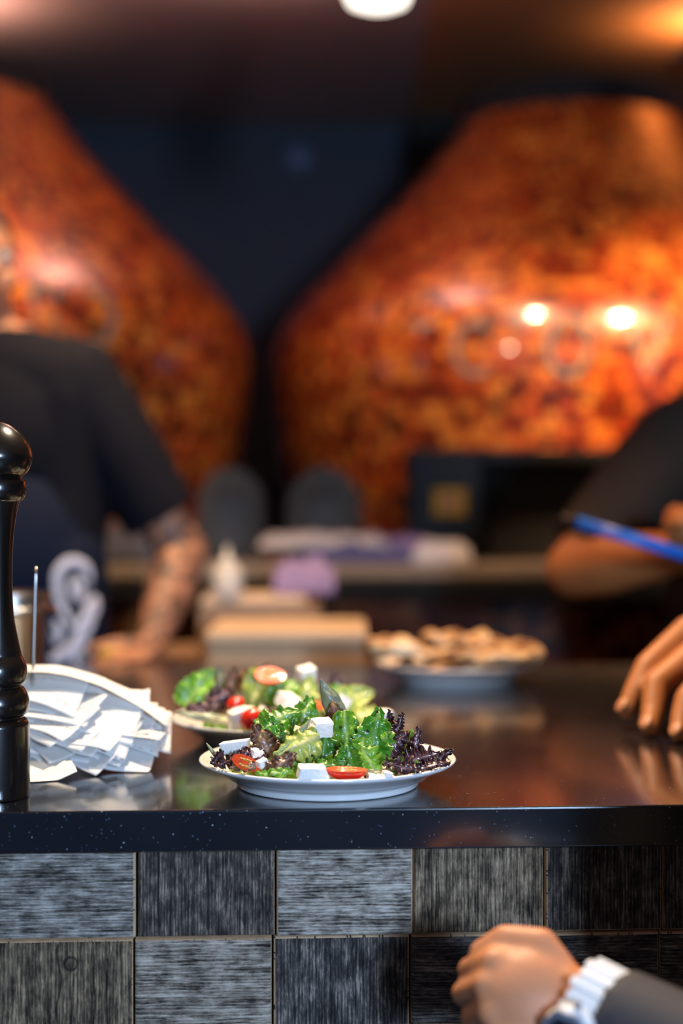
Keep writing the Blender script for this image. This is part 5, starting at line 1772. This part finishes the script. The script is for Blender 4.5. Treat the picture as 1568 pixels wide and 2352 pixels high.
fl.build('body', M['skin'], gp, .0042, 3)
nl = MB()
for ff in (f1, f2, f3, f4):
    (p1, r1), (p2, r2) = ff[-2], ff[-1]
    d = (p2 - p1).normalized()
    up = V((-.45, -.1, 1)); up = (up - d * up.dot(d)).normalized()
    side = d.cross(up)
    R = Matrix((side, d, up)).transposed()
    o = MB().ball(p2 + up * r2 * .80, 1, (r2 * .72, r2 * .95, r2 * .28), 14, 8, rot=R).build('fingernail', M['nail'], gp)
sh = Flesh()
sh.blob(ch, V((.13, .195, .19)), RI); sh.blob(wa, V((.13, .18, .20)), RI); sh.blob(hipc, V((.14, .185, .17)), RI)
for s_ in (shl, shr): sh.chain([(nbp + V((0, 0, -.055)), .085), (s_, .08)])
sh.chain([(shl, .08), (shl.lerp(elb, .7), .068)], flat1=True); sh.chain([(shr, .08), (shr.lerp(elb2, .7), .068)], flat1=True)
sh.build('t_shirt', M['shirt_brown'], gp, .009, 4)
tr = Flesh()
for sy in (-1, 1):
    h0 = hipc + V((0, sy * .09, -.06)); tr.chain([(h0, .105), (V((1.12, h0.y, .46)), .075), (V((1.16, h0.y, .09)), .06)], flat1=True)
    tr.chain([(V((1.18, h0.y, .045)), .044), (V((1.02, h0.y, .042)), .038)])
tr.build('trousers', M['trouser'], gp, .012, 3)

# --- customer at the bottom right, seated, hand with white watch in front of the counter
cp = empty('person', (.61, 1.0, 0), 'customer in a dark grey long sleeve whose fist hangs before the wood cladding', 'person')
fl = Flesh()
wr = at(1362, 2325, 1.26); elb = V((.395, 1.11, .765)); shl = V((.43, .98, 1.03)); shr = V((.79, .96, 1.05))
fdir = V((-1, .10, .10)); sdir = V((.18, .55, 1))
fl.chain([(wr, .031), (wr.lerp(elb, .3), .034), (wr.lerp(elb, .65), .042), (elb, .046), (shl.lerp(elb, .5), .05), (shl, .058)])
hn = hand(fl, wr, fdir, sdir, ['flip', (62, 88, 55), (66, 90, 55), (70, 90, 55), (72, 88, 55)], scale=.97,
          thumb=[(.50, .62, .05), (.95, .10, -.22), (.85, -.45, -.50)])
fl.blob(wr + fdir.normalized() * .052 + sdir.normalized() * .008 + hn * .002, V((.040, .020, .036)), Matrix((fdir.normalized(), hn, (sdir - fdir.normalized() * sdir.dot(fdir.normalized())).normalized())).transposed())
# back of the hand bulk
Rh = Matrix((fdir.normalized(), hn, sdir.normalized())).transposed()
nbp = V((.61, .98, 1.13)); hc = V((.60, 1.03, 1.32)); ch = V((.61, .97, .93)); wa = V((.61, .95, .76)); hipc = V((.61, .93, .62))
elb2 = V((.92, 1.05, .77)); wr2 = V((.82, 1.22, .72))
fl.chain([(hc, .056), (nbp, .060)])
fl.blob(ch, V((.17, .11, .17)), RI); fl.blob(wa, V((.155, .11, .16)), RI); fl.blob(hipc, V((.17, .12, .12)), RI)
for s_ in (shl, shr): fl.chain([(nbp + V((0, 0, -.03)), .07), (s_, .060)])
fl.chain([(shr, .060), (elb2, .046), (wr2, .029)])
hand(fl, wr2, V((-.3, 1, -.1)), V((-1, 0, .3)), [(30, 40, 30)] * 4, scale=.95)
for sx in (-1, 1):
    h0 = hipc + V((sx * .09, .03, -.02)); kn = V((h0.x + sx * .03, 1.30, .56)); an = V((kn.x, 1.24, .16))
    fl.chain([(h0, .088), (kn, .058), (kn.lerp(an, .35), .055), (an, .038)])
    fl.chain([(an + V((0, -.02, -.05)), .035), (an + V((0, .12, -.06)), .028)])
head(fl, cp, hc, (0, 1, 0), M['hair'])
fl.build('body', M['skin_hand'], cp, .0036, 5)
sh = Flesh()
sh.blob(ch, V((.19, .13, .19)), RI); sh.blob(wa, V((.18, .13, .19)), RI); sh.blob(hipc, V((.185, .14, .14)), RI)
for s_ in (shl, shr): sh.chain([(nbp + V((0, 0, -.055)), .082), (s_, .078)])
sh.chain([(shl, .078), (elb, .062), (wr.lerp(elb, .55), .053), (wr.lerp(elb, .065), .046)], flat1=True)
sh.chain([(shr, .078), (elb2, .062), (wr2.lerp(elb2, .2), .042)], flat1=True)
sh.build('long_sleeved_top', M['jacket'], cp, .006, 4)
tr = Flesh()
for sx in (-1, 1):
    h0 = hipc + V((sx * .09, .03, -.02)); kn = V((h0.x + sx * .03, 1.30, .56)); an = V((kn.x, 1.24, .16))
    tr.chain([(h0, .105), (kn, .075), (an, .058)], flat1=True)
    tr.chain([(an + V((0, -.03, -.085)), .045), (an + V((0, .14, -.09)), .038)])
tr.build('trousers', M['trouser'], cp, .012, 3)
# watch
ax = (elb - wr).normalized()
wc = wr + ax * .006
s1 = (sdir - ax * sdir.dot(ax)).normalized(); n1 = ax.cross(s1).normalized()
if n1.y > 0: n1 = -n1
wt = empty('wristwatch', wc, 'chunky white wristwatch on the wrist at the bottom right', 'watch')
band = MB()
nl_ = 22
def wp(an, r, t): return wc + (s1 * cos(an) + n1 * sin(an)) * r + ax * t
for k in range(nl_):
    a0 = 2 * pi * k / nl_; a1 = a0 + 2 * pi / nl_ * .80
    r0, r1 = .0345, .0425
    hw = .0165 if k % 2 else .0190
    vs = []
    for a in (a0, a1):
        for r in (r0, r1):
            for t in (-hw, hw): vs.append(wp(a, r, t))
    band.add(vs, [(0, 1, 3, 2), (4, 6, 7, 5), (0, 4, 5, 1), (2, 3, 7, 6), (0, 2, 6, 4), (1, 5, 7, 3)])
# inner continuous strap
n = 64
vs, fs = [], []
for k in range(n):
    a = 2 * pi * k / n
    for r, t in ((.0335, -.0150), (.0395, -.0150), (.0395, .0150), (.0335, .0150)): vs.append(wp(a, r, t))
for k in range(n):
    b0, b1 = k * 4, ((k + 1) % n) * 4
    for q in range(4): fs.append((b0 + q, b1 + q, b1 + (q + 1) % 4, b0 + (q + 1) % 4))
band.add(vs, fs)
band.build('watch_band', M['watch'], wt, smooth=False, bevel=.0016, bseg=3)
ca_ = radians(128)
cn = (s1 * cos(ca_) + n1 * sin(ca_)).normalized()
cc = wc + cn * .039
e1 = ax; e2 = cn.cross(ax).normalized()
def disc(prof_, m, nm, parent, nn=48):
    vs, fs = [], []
    for (r, h) in prof_:
        for k in range(nn):
            a = 2 * pi * k / nn
            rr = r * (1 + (.04 * (1 if (k // 3) % 2 else -1) if nm == 'bezel' else 0))
            vs.append(cc + (e1 * cos(a) + e2 * sin(a)) * rr + cn * h)
    for i in range(len(prof_) - 1):
        for k in range(nn):
            a, b = i * nn + k, i * nn + (k + 1) % nn
            fs.append((a, b, b + nn, a + nn))
    fs.append(tuple(range(nn))); fs.append(tuple((len(prof_) - 1) * nn + k for k in reversed(range(nn))))
    return MB().add(vs, fs).build(nm, m, parent, auto=35)
case = disc([(.020, -.006), (.0245, -.002), (.0250, .006), (.0225, .010)], M['watch'], 'watch_case', wt)
disc([(.0225, .0095), (.0235, .013), (.0185, .0145), (.0180, .0115)], M['watch_grey'], 'bezel', case)
disc([(.0178, .0112), (.0178, .0125)], M['dial'], 'dial', case)
cr = MB().tube([cc + e2 * .0245 + cn * .003, cc + e2 * .030 + cn * .003], .003, 12).build('crown', M['watch_grey'], case)

# bar stool under the customer
stl = empty('bar_stool', (.61, .93, 0), 'dark round stool under the customer at the right', 'stool')
MB().lathe([(.01, .425), (.16, .425), (.17, .435), (.17, .455), (.155, .467), (.01, .47)], (.61, .93, 0), 40).build('seat', M['trouser'], stl)
for sx in (-1, 1):
    for sy in (-1, 1):
        MB().tube([(.61 + sx * .09, .93 + sy * .09, .425), (.61 + sx * .16, .93 + sy * .16, .0)], .012, 10).build('leg', M['lamp_metal'], stl)
